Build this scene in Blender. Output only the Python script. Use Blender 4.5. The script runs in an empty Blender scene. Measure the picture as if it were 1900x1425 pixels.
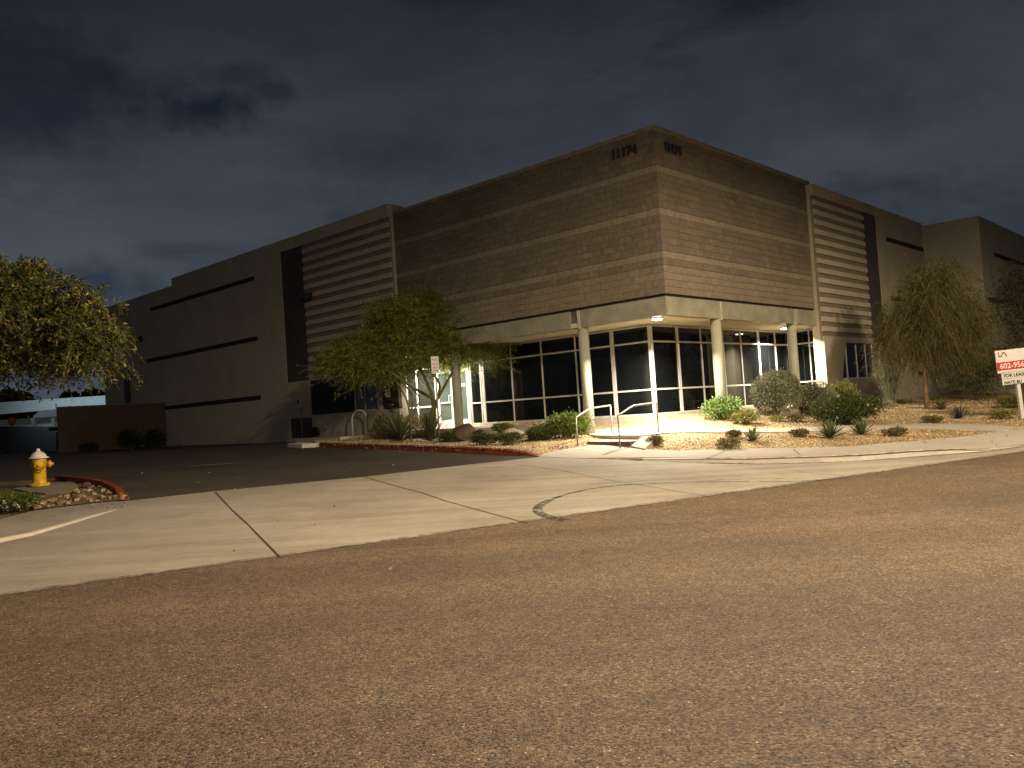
import bpy, bmesh, math, random
import numpy as np
from mathutils import Vector, Matrix, noise
from mathutils.geometry import delaunay_2d_cdt

random.seed(11); np.random.seed(11)
scene = bpy.context.scene
col = scene.collection

# ------------------------------------------------------------------ camera
F, TH, PH, EYE = 1548.74, 0.03167, 0.06578, 1.5
CX, CY = 950.0, 712.5
AZ = 0.75169                       # azimuth of the right-hand facade
C = (4.3846, 22.9232)              # plan position of the building corner
ct, st_, cp, sp = math.cos(TH), math.sin(TH), math.cos(PH), math.sin(PH)
Fv = Vector((0, ct, st_)); u0 = Vector((0, -st_, ct)); r0 = Vector((1, 0, 0))
Rv = r0*cp - u0*sp; Uv = r0*sp + u0*cp
cam_d = bpy.data.cameras.new('camera'); cam = bpy.data.objects.new('camera', cam_d); col.objects.link(cam)
M = Matrix.Identity(4)
for i in range(3):
    M[i][0], M[i][1], M[i][2] = Rv[i], Uv[i], -Fv[i]
M[2][3] = EYE
cam.matrix_world = M
cam_d.sensor_width = 36; cam_d.lens = F/1900*36; cam_d.clip_end = 3000; cam_d.clip_start = 0.05
scene.camera = cam

def ray(px, py):
    return Fv + Rv*((px-CX)/F) + Uv*((CY-py)/F)
def on(px, py, zf):
    """point of the ground surface zf(x, y) seen along a measured direction"""
    d = ray(px, py); lo, hi = 1.0, 1.0
    t = 2.0
    prev = t
    while t < 120:
        z = EYE + d.z*t
        if z < zf(d.x*t, d.y*t): break
        prev = t; t += 0.4
    lo, hi = prev, t
    for _ in range(24):
        m = (lo+hi)/2
        if EYE + d.z*m < zf(d.x*m, d.y*m): hi = m
        else: lo = m
    return Vector((d.x*hi, d.y*hi, zf(d.x*hi, d.y*hi)))
U2 = Vector((math.sin(AZ), math.cos(AZ))); V2 = Vector((-math.cos(AZ), math.sin(AZ)))
def bw(a, b, z=0.0):
    return Vector((C[0]+a*U2.x+b*V2.x, C[1]+a*U2.y+b*V2.y, z))
def wb(x, y):
    dx, dy = x-C[0], y-C[1]
    return dx*U2.x+dy*U2.y, dx*V2.x+dy*V2.y
# road frame: s = distance behind the road edge, t = distance along it
RO = Vector((-5.2165, 8.3485)); RD = Vector((0.87595, 0.48240)); RN = Vector((-0.48240, 0.87595))
def s_of(x, y): return (x-RO.x)*RN.x + (y-RO.y)*RN.y
def t_of(x, y): return (x-RO.x)*RD.x + (y-RO.y)*RD.y
def rw(s, t): return RO + RN*s + RD*t

def lerp_tab(tab, v):
    if v <= tab[0][0]: return tab[0][1]
    for (a, za), (b, zb) in zip(tab, tab[1:]):
        if v <= b: return za + (zb-za)*(v-a)/(b-a)
    return tab[-1][1]
PL = [(0, 0), (3, .06), (5, .15), (7.2, .3), (11, .47), (24, .80), (46, .90), (80, .95)]
def z_drive(x, y): return lerp_tab(PL, s_of(x, y))

# ------------------------------------------------------------------ helpers
def tag(o, label=None, cat=None, group=None, kind=None):
    if label: o['label'] = label
    if cat: o['category'] = cat
    if group: o['group'] = group
    if kind: o['kind'] = kind
    return o
def empty(name, loc=(0, 0, 0), rz=0, label=None, cat=None, group=None):
    o = bpy.data.objects.new(name, None); col.objects.link(o)
    o.location = loc; o.rotation_euler = (0, 0, rz); o.empty_display_size = 0.2
    return tag(o, label, cat, group)
class MB:
    def __init__(s): s.v = []; s.f = []
    def add(s, vs, fs):
        n = len(s.v); s.v += [tuple(p) for p in vs]; s.f += [tuple(n+i for i in f) for f in fs]; return s
    def box(s, a0, a1, b0, b1, z0, z1):
        vs = [(a0,b0,z0),(a1,b0,z0),(a1,b1,z0),(a0,b1,z0),(a0,b0,z1),(a1,b0,z1),(a1,b1,z1),(a0,b1,z1)]
        return s.add(vs, [(0,3,2,1),(4,5,6,7),(0,1,5,4),(1,2,6,5),(2,3,7,6),(3,0,4,7)])
    def prism(s, poly, depth_axis, d0, d1):
        """poly: 2-D points (p, z); extruded along 'a' or 'b' from d0 to d1"""
        n = len(poly)
        f = (lambda p, z, d: (d, p, z)) if depth_axis == 'a' else (lambda p, z, d: (p, d, z))
        vs = [f(p, z, d0) for p, z in poly] + [f(p, z, d1) for p, z in poly]
        fs = [tuple(range(n)), tuple(range(2*n-1, n-1, -1))] + [(i, i+n, (i+1) % n+n, (i+1) % n) for i in range(n)]
        return s.add(vs, fs)
    def tube(s, pts, r, n=10, cap=True):
        pts = [Vector(p) for p in pts]
        rs = r if isinstance(r, (list, tuple)) else [r]*len(pts)
        base = len(s.v); up = None
        for i, p in enumerate(pts):
            d = (pts[min(i+1, len(pts)-1)] - pts[max(i-1, 0)])
            if d.length < 1e-9: d = Vector((0, 0, 1))
            d.normalize()
            if up is None: up = Vector((0, 0, 1)) if abs(d.z) < .9 else Vector((1, 0, 0))
            x = d.cross(up)
            if x.length < 1e-5: x = d.cross(Vector((0, 1, 0)))
            x.normalize(); y = x.cross(d).normalized(); up = y
            for k in range(n):
                a = 2*math.pi*k/n
                s.v.append(tuple(p + x*(rs[i]*math.cos(a)) + y*(rs[i]*math.sin(a))))
        for i in range(len(pts)-1):
            for k in range(n):
                a = base+i*n+k; b = base+i*n+(k+1) % n
                s.f.append((a, b, b+n, a+n))
        if cap:
            s.f.append(tuple(base+k for k in range(n-1, -1, -1)))
            s.f.append(tuple(base+(len(pts)-1)*n+k for k in range(n)))
        return s
    def lathe(s, prof, c=(0, 0, 0), n=20, axis='z'):
        base = len(s.v)
        for r, h in prof:
            for k in range(n):
                a = 2*math.pi*k/n; x, y = r*math.cos(a), r*math.sin(a)
                p = (x, y, h) if axis == 'z' else ((h, x, y) if axis == 'x' else (x, h, y))
                s.v.append((c[0]+p[0], c[1]+p[1], c[2]+p[2]))
        for i in range(len(prof)-1):
            for k in range(n):
                a = base+i*n+k; b = base+i*n+(k+1) % n
                s.f.append((a, b, b+n, a+n))
        s.f.append(tuple(base+k for k in range(n-1, -1, -1)))
        s.f.append(tuple(base+(len(prof)-1)*n+k for k in range(n)))
        return s
    def build(s, name, mat, parent=None, smooth=False, bevel=0, fixn=True):
        me = bpy.data.meshes.new(name); me.from_pydata(s.v, [], s.f)
        if mat: me.materials.append(mat)
        if fixn and len(s.f) < 20000:
            bm = bmesh.new(); bm.from_mesh(me)
            bmesh.ops.recalc_face_normals(bm, faces=bm.faces)
            bm.to_mesh(me); bm.free()
        if smooth:
            for p in me.polygons: p.use_smooth = True
        o = bpy.data.objects.new(name, me); col.objects.link(o)
        if parent: o.parent = parent
        if bevel:
            m = o.modifiers.new('bevel', 'BEVEL'); m.width = bevel; m.segments = 2; m.limit_method = 'ANGLE'
        return o
def np_mesh(name, verts, nper, mat, parent=None, smooth=False, faces=None):
    """verts (N*nper,3): one n-gon per group, or faces given"""
    me = bpy.data.meshes.new(name)
    n = len(verts)
    if faces is None: faces = np.arange(n, dtype=np.int32).reshape(-1, nper)
    me.vertices.add(n); me.vertices.foreach_set('co', np.asarray(verts, dtype=np.float32).ravel())
    me.loops.add(faces.size); me.loops.foreach_set('vertex_index', faces.astype(np.int32).ravel())
    me.polygons.add(len(faces))
    me.polygons.foreach_set('loop_start', np.arange(0, faces.size, faces.shape[1], dtype=np.int32))
    me.polygons.foreach_set('loop_total', np.full(len(faces), faces.shape[1], dtype=np.int32))
    me.materials.append(mat); me.update(calc_edges=True); me.validate()
    if smooth: me.polygons.foreach_set('use_smooth', np.ones(len(faces), dtype=bool))
    o = bpy.data.objects.new(name, me); col.objects.link(o)
    if parent: o.parent = parent
    return o

# ------------------------------------------------------------------ materials
def new_mat(name, rough=.8, spec=.3, metal=0):
    m = bpy.data.materials.new(name); m.use_nodes = True
    nt = m.node_tree; b = nt.nodes['Principled BSDF']
    b.inputs['Roughness'].default_value = rough
    b.inputs['Specular IOR Level'].default_value = spec
    b.inputs['Metallic'].default_value = metal
    return m, nt, b
def N(nt, t, **kw):
    n = nt.nodes.new(t)
    for k, v in kw.items():
        if k in n.inputs.keys(): n.inputs[k].default_value = v
        else: setattr(n, k, v)
    return n
def noise_n(nt, scale, detail=4, rough=.55, vec=None, dist=0):
    n = N(nt, 'ShaderNodeTexNoise'); n.inputs['Scale'].default_value = scale
    n.inputs['Detail'].default_value = detail; n.inputs['Roughness'].default_value = rough
    n.inputs['Distortion'].default_value = dist
    if vec is not None: nt.links.new(vec, n.inputs['Vector'])
    return n
def ramp(nt, src, stops):
    r = N(nt, 'ShaderNodeValToRGB'); e = r.color_ramp.elements
    while len(e) < len(stops): e.new(.5)
    for i, (p, c) in enumerate(stops):
        e[i].position = p; e[i].color = (*c, 1) if len(c) == 3 else c
    nt.links.new(src, r.inputs['Fac']); return r
def mixc(nt, fac, a, b, blend='MIX'):
    m = N(nt, 'ShaderNodeMix', data_type='RGBA', blend_type=blend)
    for sock, v in ((m.inputs[0], fac), (m.inputs[6], a), (m.inputs[7], b)):
        if isinstance(v, bpy.types.NodeSocket): nt.links.new(v, sock)
        elif isinstance(v, tuple): sock.default_value = (*v, 1) if len(v) == 3 else v
        else: sock.default_value = v
    return m.outputs[2]
def math_n(nt, op, a, b=None, c=None, clamp=False):
    m = N(nt, 'ShaderNodeMath', operation=op); m.use_clamp = clamp
    for i, v in enumerate((a, b, c)):
        if v is None: continue
        if isinstance(v, bpy.types.NodeSocket): nt.links.new(v, m.inputs[i])
        else: m.inputs[i].default_value = v
    return m.outputs[0]
def bump(nt, b, h, strength=.5, dist=.01):
    n = N(nt, 'ShaderNodeBump'); n.inputs['Strength'].default_value = strength; n.inputs['Distance'].default_value = dist
    nt.links.new(h, n.inputs['Height']); nt.links.new(n.outputs[0], b.inputs['Normal'])
def coords(nt):
    g = N(nt, 'ShaderNodeTexCoord'); return g.outputs['Object']
def G3(v): return (v, v, v)
def simple(name, colr, rough=.7, spec=.3, metal=0, var=.25, scale=6, bmp=0.0, bscale=60, fine=.12):
    m, nt, b = new_mat(name, rough, spec, metal); co = coords(nt)
    n1 = noise_n(nt, scale, 5, .6, co); n2 = noise_n(nt, scale*14, 3, .6, co)
    lo = tuple(c*(1-var) for c in colr); hi = tuple(min(1, c*(1+var)) for c in colr)
    r1 = ramp(nt, n1.outputs['Fac'], [(.32, lo), (.68, hi)])
    r2 = ramp(nt, n2.outputs['Fac'], [(.35, G3(1-fine)), (.65, G3(1.0))])
    nt.links.new(mixc(nt, 1.0, r1.outputs[0], r2.outputs[0], 'MULTIPLY'), b.inputs['Base Color'])
    if bmp:
        bn = noise_n(nt, bscale, 4, .6, co); bump(nt, b, bn.outputs['Fac'], bmp, .01)
    return m

# asphalt chip seal: stones of many tones, dark pits
def mat_road():
    m, nt, b = new_mat('chip_seal', .75, .35); co = coords(nt)
    v = N(nt, 'ShaderNodeTexVoronoi'); v.inputs['Scale'].default_value = 78; nt.links.new(co, v.inputs['Vector'])
    v2 = N(nt, 'ShaderNodeTexVoronoi'); v2.inputs['Scale'].default_value = 44; nt.links.new(co, v2.inputs['Vector'])
    sep = N(nt, 'ShaderNodeSeparateColor'); nt.links.new(v.outputs['Color'], sep.inputs[0])
    stone = ramp(nt, sep.outputs[0], [(0, (.036, .024, .016)), (.35, (.110, .076, .050)), (.85, (.170, .118, .077)), (1, (.27, .20, .125))])
    sep2 = N(nt, 'ShaderNodeSeparateColor'); nt.links.new(v2.outputs['Color'], sep2.inputs[0])
    bright = math_n(nt, 'GREATER_THAN', sep2.outputs[0], .978)
    near = math_n(nt, 'LESS_THAN', v2.outputs['Distance'], .3)
    c1 = mixc(nt, math_n(nt, 'MULTIPLY', bright, near), stone.outputs[0], (.50, .40, .27))
    pits = math_n(nt, 'MULTIPLY', math_n(nt, 'GREATER_THAN', sep2.outputs[1], .64), math_n(nt, 'LESS_THAN', v2.outputs['Distance'], .36))
    # pits gather in worn patches
    wn = noise_n(nt, .9, 5, .6, co); wr = ramp(nt, wn.outputs['Fac'], [(.34, G3(.25)), (.58, G3(1))])
    c2 = mixc(nt, math_n(nt, 'MULTIPLY', pits, wr.outputs[0]), c1, (.016, .011, .007))
    big = noise_n(nt, .35, 4, .6, co, .4); br = ramp(nt, big.outputs['Fac'], [(.3, (.78, .77, .75)), (.7, (1.12, 1.10, 1.06))])
    mid = noise_n(nt, 5, 4, .6, co); mr = ramp(nt, mid.outputs['Fac'], [(.3, G3(.82)), (.7, G3(1.12))])
    # wheel tracks running along the street
    mp = N(nt, 'ShaderNodeMapping'); mp.inputs['Rotation'].default_value = (0, 0, -math.atan2(RD.y, RD.x)); mp.inputs['Scale'].default_value = (.06, 1, 1)
    nt.links.new(co, mp.inputs['Vector'])
    tn = noise_n(nt, .75, 3, .5, mp.outputs[0]); tr = ramp(nt, tn.outputs['Fac'], [(.35, G3(.80)), (.65, G3(1.10))])
    c3 = mixc(nt, 1.0, c2, br.outputs[0], 'MULTIPLY'); c4 = mixc(nt, 1.0, c3, mr.outputs[0], 'MULTIPLY')
    c5 = mixc(nt, 1.0, c4, tr.outputs[0], 'MULTIPLY')
    nt.links.new(c5, b.inputs['Base Color'])
    h = math_n(nt, 'SUBTRACT', math_n(nt, 'MULTIPLY', sep.outputs[1], .6), v.outputs['Distance'])
    bump(nt, b, h, .9, .006)
    return m
def mat_concrete(name, colr, streak=True, stain=.25):
    m, nt, b = new_mat(name, .85, .25); co = coords(nt)
    n1 = noise_n(nt, .5, 6, .62, co, .3); r1 = ramp(nt, n1.outputs['Fac'], [(.3, tuple(c*(1-stain) for c in colr)), (.7, tuple(c*1.1 for c in colr))])
    n2 = noise_n(nt, 45, 3, .6, co); r2 = ramp(nt, n2.outputs['Fac'], [(.3, G3(.88)), (.7, G3(1.04))])
    c = mixc(nt, 1.0, r1.outputs[0], r2.outputs[0], 'MULTIPLY')
    n4 = noise_n(nt, 6, 5, .7, co); r4 = ramp(nt, n4.outputs['Fac'], [(.35, G3(.9)), (.65, G3(1.03))])
    c = mixc(nt, 1.0, c, r4.outputs[0], 'MULTIPLY')
    if streak:   # traffic dirt drawn along the street
        mp = N(nt, 'ShaderNodeMapping'); mp.inputs['Rotation'].default_value = (0, 0, -math.atan2(RD.y, RD.x)); mp.inputs['Scale'].default_value = (.1, 1.3, 1)
        nt.links.new(co, mp.inputs['Vector'])
        n3 = noise_n(nt, 1.6, 5, .65, mp.outputs[0]); r3 = ramp(nt, n3.outputs['Fac'], [(.35, (.84, .82, .78)), (.6, G3(1.03))])
        c = mixc(nt, 1.0, c, r3.outputs[0], 'MULTIPLY')
    v = N(nt, 'ShaderNodeTexVoronoi'); v.inputs['Scale'].default_value = 2.2; nt.links.new(co, v.inputs['Vector'])
    sp_ = math_n(nt, 'LESS_THAN', v.outputs['Distance'], .045)
    c = mixc(nt, math_n(nt, 'MULTIPLY', sp_, .4), c, (.10, .085, .065))
    nt.links.new(c, b.inputs['Base Color']); bump(nt, b, n2.outputs['Fac'], .35, .004)
    return m
def mat_asphalt():
    m, nt, b = new_mat('lot_asphalt', .85, .25); co = coords(nt)
    n1 = noise_n(nt, .4, 5, .6, co, .5); r1 = ramp(nt, n1.outputs['Fac'], [(.3, (.040, .031, .023)), (.7, (.068, .053, .038))])
    n2 = noise_n(nt, 90, 2, .6, co); r2 = ramp(nt, n2.outputs['Fac'], [(.3, G3(.6)), (.7, G3(1.25))])
    c = mixc(nt, 1.0, r1.outputs[0], r2.outputs[0], 'MULTIPLY')
    v = N(nt, 'ShaderNodeTexVoronoi'); v.inputs['Scale'].default_value = 1.6; nt.links.new(co, v.inputs['Vector'])
    c = mixc(nt, math_n(nt, 'LESS_THAN', v.outputs['Distance'], .035), c, (.28, .24, .18))
    nt.links.new(c, b.inputs['Base Color']); bump(nt, b, n2.outputs['Fac'], .6, .005)
    return m
def mat_gravel(name='gravel_ground', dark=1.0):
    m, nt, b = new_mat(name, .9, .2); co = coords(nt)
    v = N(nt, 'ShaderNodeTexVoronoi'); v.inputs['Scale'].default_value = 24; nt.links.new(co, v.inputs['Vector'])
    sep = N(nt, 'ShaderNodeSeparateColor'); nt.links.new(v.outputs['Color'], sep.inputs[0])
    s = ramp(nt, sep.outputs[0], [(0, (.27, .17, .08)), (.5, (.46, .33, .17)), (1, (.62, .48, .28))])
    n1 = noise_n(nt, .8, 5, .6, co); r1 = ramp(nt, n1.outputs['Fac'], [(.3, (.80, .76, .72)), (.7, G3(1.08))])
    e = ramp(nt, v.outputs['Distance'], [(.25, G3(1)), (.75, G3(.35))])
    c = mixc(nt, 1.0, s.outputs[0], r1.outputs[0], 'MULTIPLY'); c = mixc(nt, 1.0, c, e.outputs[0], 'MULTIPLY')
    nt.links.new(c, b.inputs['Base Color'])
    bump(nt, b, math_n(nt, 'SUBTRACT', 1.0, v.outputs['Distance']), .9, .03)
    return m
def mat_island(name, cols, rough=.8, trans=0):
    """leaf / stone material whose tone changes from piece to piece"""
    m, nt, b = new_mat(name, rough, .25)
    g = N(nt, 'ShaderNodeNewGeometry')
    k = len(cols)
    r = ramp(nt, g.outputs['Random Per Island'], [(i/(k-1), c) for i, c in enumerate(cols)])
    co = coords(nt); n1 = noise_n(nt, 1.6, 3, .5, co)
    r1 = ramp(nt, n1.outputs['Fac'], [(.35, G3(.6)), (.65, G3(1.2))])
    c = mixc(nt, 1.0, r.outputs[0], r1.outputs[0], 'MULTIPLY')
    nt.links.new(c, b.inputs['Base Color'])
    if trans:
        tr = N(nt, 'ShaderNodeBsdfTranslucent'); nt.links.new(c, tr.inputs[0])
        ms = N(nt, 'ShaderNodeMixShader'); ms.inputs[0].default_value = trans
        nt.links.new(b.outputs[0], ms.inputs[1]); nt.links.new(tr.outputs[0], ms.inputs[2])
        nt.links.new(ms.outputs[0], nt.nodes['Material Output'].inputs['Surface'])
    return m
def mat_block():
    """split-face concrete block in courses, with paler smooth courses"""
    m, nt, b = new_mat('block_masonry', .9, .2)
    tc = N(nt, 'ShaderNodeTexCoord'); sx = N(nt, 'ShaderNodeSeparateXYZ'); nt.links.new(tc.outputs['Object'], sx.inputs[0])
    along = math_n(nt, 'ADD', sx.outputs[0], sx.outputs[1])
    z = math_n(nt, 'SUBTRACT', sx.outputs[2], 4.45)
    cv = N(nt, 'ShaderNodeCombineXYZ'); nt.links.new(along, cv.inputs[0]); nt.links.new(z, cv.inputs[1])
    br = N(nt, 'ShaderNodeTexBrick'); nt.links.new(cv.outputs[0], br.inputs['Vector'])
    for k_, v_ in (('Scale', 1), ('Mortar Size', .006), ('Brick Width', .4), ('Row Height', .2), ('Mortar Smooth', .3), ('Bias', 0)):
        br.inputs[k_].default_value = v_
    br.inputs['Color1'].default_value = (0, 0, 0, 1); br.inputs['Color2'].default_value = (1, 1, 1, 1); br.inputs['Mortar'].default_value = (.3, .3, .3, 1)
    blk = ramp(nt, br.outputs['Color'], [(0, (.130, .106, .077)), (1, (.165, .135, .099))])
    # pale smooth course every sixth course and a pale foot of four courses
    fr = math_n(nt, 'MODULO', math_n(nt, 'ADD', z, .02), 1.2)
    band = math_n(nt, 'MULTIPLY', math_n(nt, 'GREATER_THAN', fr, 1.0), math_n(nt, 'LESS_THAN', z, 4.2))
    foot = math_n(nt, 'LESS_THAN', z, .8)
    pale = math_n(nt, 'MAXIMUM', band, math_n(nt, 'MULTIPLY', foot, .75))
    c = mixc(nt, math_n(nt, 'MULTIPLY', pale, .36), blk.outputs[0], (.25, .205, .148))
    n1 = noise_n(nt, 7, 5, .7, tc.outputs['Object']); r1 = ramp(nt, n1.outputs['Fac'], [(.35, G3(.80)), (.65, G3(1.12))])
    n2 = noise_n(nt, .35, 3, .5, tc.outputs['Object']); r2 = ramp(nt, n2.outputs['Fac'], [(.3, G3(.86)), (.7, G3(1.1))])
    c = mixc(nt, 1.0, c, r1.outputs[0], 'MULTIPLY'); c = mixc(nt, 1.0, c, r2.outputs[0], 'MULTIPLY')
    c = mixc(nt, math_n(nt, 'MULTIPLY', br.outputs['Fac'], .5), c, (.10, .075, .055))
    # same block colour on both faces
    nt.links.new(c, b.inputs['Base Color'])
    rough_h = math_n(nt, 'MULTIPLY', noise_n(nt, 11, 5, .75, tc.outputs['Object']).outputs['Fac'], math_n(nt, 'SUBTRACT', 1.0, pale))
    sepb = N(nt, 'ShaderNodeSeparateColor'); nt.links.new(br.outputs['Color'], sepb.inputs[0])
    h = math_n(nt, 'ADD', math_n(nt, 'MULTIPLY', rough_h, 1.3), math_n(nt, 'MULTIPLY', sepb.outputs[0], .9))
    h = math_n(nt, 'SUBTRACT', h, br.outputs['Fac'])
    bump(nt, b, h, 1.0, .045)
    return m
def mat_glass(name, base, rough=.02, spec=.38):
    m, nt, b = new_mat(name, rough, spec); co = coords(nt)
    n = noise_n(nt, .5, 3, .5, co); r = ramp(nt, n.outputs['Fac'], [(.3, tuple(c*.6 for c in base)), (.7, base)])
    nt.links.new(r.outputs[0], b.inputs['Base Color'])
    n2 = noise_n(nt, .9, 1, .4, co); bump(nt, b, n2.outputs['Fac'], .05, .02)
    return m
def emis(name, colr, s):
    m = bpy.data.materials.new(name); m.use_nodes = True; nt = m.node_tree; nt.nodes.clear()
    e = nt.nodes.new('ShaderNodeEmission'); e.inputs[0].default_value = (*colr, 1); e.inputs[1].default_value = s
    o = nt.nodes.new('ShaderNodeOutputMaterial'); nt.links.new(e.outputs[0], o.inputs[0]); return m

ROAD = mat_road(); ASPH = mat_asphalt(); CONC = mat_concrete('driveway_concrete', (.330, .295, .240)); WALK = mat_concrete('sidewalk_concrete', (.37, .33, .268), False, .15)
GRAV = mat_gravel(); DIRT = simple('bare_soil', (.13, .085, .05), .95, .1, var=.3, scale=2, bmp=.5, bscale=30)
SOILL = simple('island_soil', (.16, .115, .06), .95, .1, var=.35, scale=2, bmp=.6, bscale=35)
REDK = simple('red_kerb_paint', (.20, .040, .018), .75, .3, var=.4, scale=5, bmp=.3, fine=.35)
BLOCK = mat_block()
TILT = simple('painted_tilt_panel', (.335, .300, .225), .85, .2, var=.10, scale=.8, bmp=.15, bscale=25)
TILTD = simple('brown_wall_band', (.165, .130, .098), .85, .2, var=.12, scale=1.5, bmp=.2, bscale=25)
DARK = simple('charcoal_panel', (.045, .040, .040), .7, .3, var=.2, scale=2)
REVEAL = simple('reveal_shadow', (.030, .026, .022), .9, .1, var=.2)  # near-black colour stands for shadow inside the groove and wall slots
FASC = simple('fascia_metal', (.24, .23, .17), .30, .5, var=.22, scale=2.2, bmp=.12, bscale=2.5)  # colour blotches stand for pale reflections on the metal
SOFF = simple('soffit_panel', (.46, .42, .31), .8, .2, var=.08, scale=1)
COLM = simple('column_paint', (.36, .35, .26), .55, .4, var=.08, scale=2)
ALU = simple('window_aluminium', (.50, .485, .45), .45, .4, var=.06, scale=3)
GLASS = mat_glass('dark_window_glass', (.006, .007, .007)); GLASSD = mat_glass('door_glass', (.055, .075, .065)); GLASSB = mat_glass('glass_painted_reflection', (.09, .13, .16), .08)  # blue and teal base colours stand for a reflection and interior glow
GALV = simple('galvanised_steel', (.24, .23, .19), .5, .45, .3, var=.2, scale=12)
HYY = simple('hydrant_yellow', (.66, .38, .025), .5, .4, var=.28, scale=9, bmp=.3, bscale=40, fine=.3)
HYW = simple('hydrant_white', (.72, .64, .56), .5, .4, var=.12, scale=9)
WHT = simple('white_sign', (.56, .54, .51), .5, .3, var=.05, scale=3)
SRED = simple('sign_red', (.42, .02, .025), .5, .3, var=.08)
SBLK = simple('sign_black', (.035, .03, .025), .6, .2, var=.1)
BARK = simple('bark_brown', (.17, .115, .065), .9, .15, var=.4, scale=9, bmp=.6, bscale=30)
BARKG = simple('bark_green', (.15, .14, .07), .8, .2, var=.3, scale=9, bmp=.4, bscale=30)
DARKM = simple('dark_metal', (.02, .02, .022), .5, .4)
BLK = simple('address_numeral', (.022, .02, .018), .6, .3)
BOULD = simple('dark_boulder', (.095, .066, .045), .9, .15, var=.45, scale=3, bmp=.8, bscale=14, fine=.3)
BOULP = simple('pale_boulder', (.27, .20, .14), .9, .15, var=.25, scale=3, bmp=.7, bscale=14, fine=.25)

# ------------------------------------------------------------------ ground
low = lambda px, py: on(px, py, z_drive)
GUT = [(1003, 848), (1065, 850.5), (1150, 853.5), (1233, 856.5), (1310, 859), (1400, 861), (1457, 860), (1530, 858), (1600, 855), (1692, 848), (1770, 842), (1831, 837), (1900, 828), (2050, 806), (2350, 764)]
gpts = [low(*p) for p in GUT]
def kh(px):      # kerb height along the return
    return lerp_tab([(1060, .0), (1150, .02), (1300, .10), (1450, .13), (1750, .13), (1860, .0)], px)
gtop = [Vector((p.x, p.y, p.z+kh(q[0]))) for p, q in zip(gpts, GUT)]
REDB = [(1000, 847.5), (975, 846.3), (941, 844.5), (900, 842.5), (850, 839.6), (796, 837.4), (750, 835.6), (702, 834), (640, 831.5), (592, 829.5)]
rpts = [low(*p) for p in REDB]
# heights of the landscaped ground, sampled along kerbs, paths and walls
ctl = []
def cz(px, py, z): d = ray(px, py); t = (z-EYE)/d.z; ctl.append((d.x*t, d.y*t, z))
for i, p in enumerate(gtop): ctl.append((p.x, p.y, p.z))
for i, p in enumerate(rpts): ctl.append((p.x, p.y, p.z+(.02 if i == 0 else .08 if i == 1 else .14)))
for q in [(1057, 832.5, .40), (1091, 827, .44), (1130, 827, .43), (1169, 827, .41), (1196, 834.5, .35), (1258, 836.5, .28), (1329, 834.7, .26), (1420, 832.5, .22), (1500, 831.5, .20), (1584, 829, .18), (1689, 820, .19), (1795, 810, .19), (1860, 801, .19),
          (1221, 805, .63), (1352, 803.5, .55), (1400, 802.5, .52), (1513, 801, .47), (1663, 794, .40), (1742, 795, .33), (1900, 796, .19),
          (1244, 797, .69), (1400, 797, .53), (1505, 793.5, .50), (1618, 790.5, .43), (1689, 788.5, .38), (1795, 788, .30), (1900, 793, .20),
          (1045, 812, .62), (1000, 822, .555), (950, 824, .57), (865, 820, .61), (800, 818, .66), (740, 817, .70), (670, 815, .75),
          (1180, 797, .69), (1100, 797, .73), (1086, 806, .62)]: cz(*q)
for a, b, z in [(-.3, 11.5, .97), (-.3, 14, .92), (-.3, 17.3, .86), (-.3, 22, .86), (-.3, 35, .88), (1.6, 2, 1.05), (1.6, 5, 1.05), (1.6, 9, 1.06), (1.6, 12, 1.06), (4, 1.6, 1.05), (8, 1.6, 1.08), (11, 1.0, 1.08), (0, 0, .80), (0, 6, .86), (0, 9, .97), (5, 0, .92), (10, -.4, .95), (13, -.4, .95), (17, -.4, .93), (22, -.4, .90), (21, -7, .86), (40, -7, .9), (60, -10, .9), (15, -3.4, .80), (19, -3.8, .80), (-.8, 17.5, .84), (10, 12, 1.05), (3, 30, .9), (30, 5, .9)]:
    p = bw(a, b); ctl.append((p.x, p.y, z))
CT = np.array(ctl)
_n = len(CT); _A = np.zeros((_n+3, _n+3))
_A[:_n, :_n] = np.hypot(CT[:, None, 0]-CT[None, :, 0], CT[:, None, 1]-CT[None, :, 1])
_A[:_n, _n] = _A[_n, :_n] = 1; _A[:_n, _n+1] = _A[_n+1, :_n] = CT[:, 0]; _A[:_n, _n+2] = _A[_n+2, :_n] = CT[:, 1]
_A[range(_n), range(_n)] = -.03
_W = np.linalg.solve(_A, np.concatenate([CT[:, 2], [0, 0, 0]]))
def z_bed(x, y):
    z = float((_W[:_n]*np.hypot(CT[:, 0]-x, CT[:, 1]-y)).sum()+_W[_n]+_W[_n+1]*x+_W[_n+2]*y)
    return min(1.15, max(.02, z))
bed = lambda px, py: on(px, py, z_bed)

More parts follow.
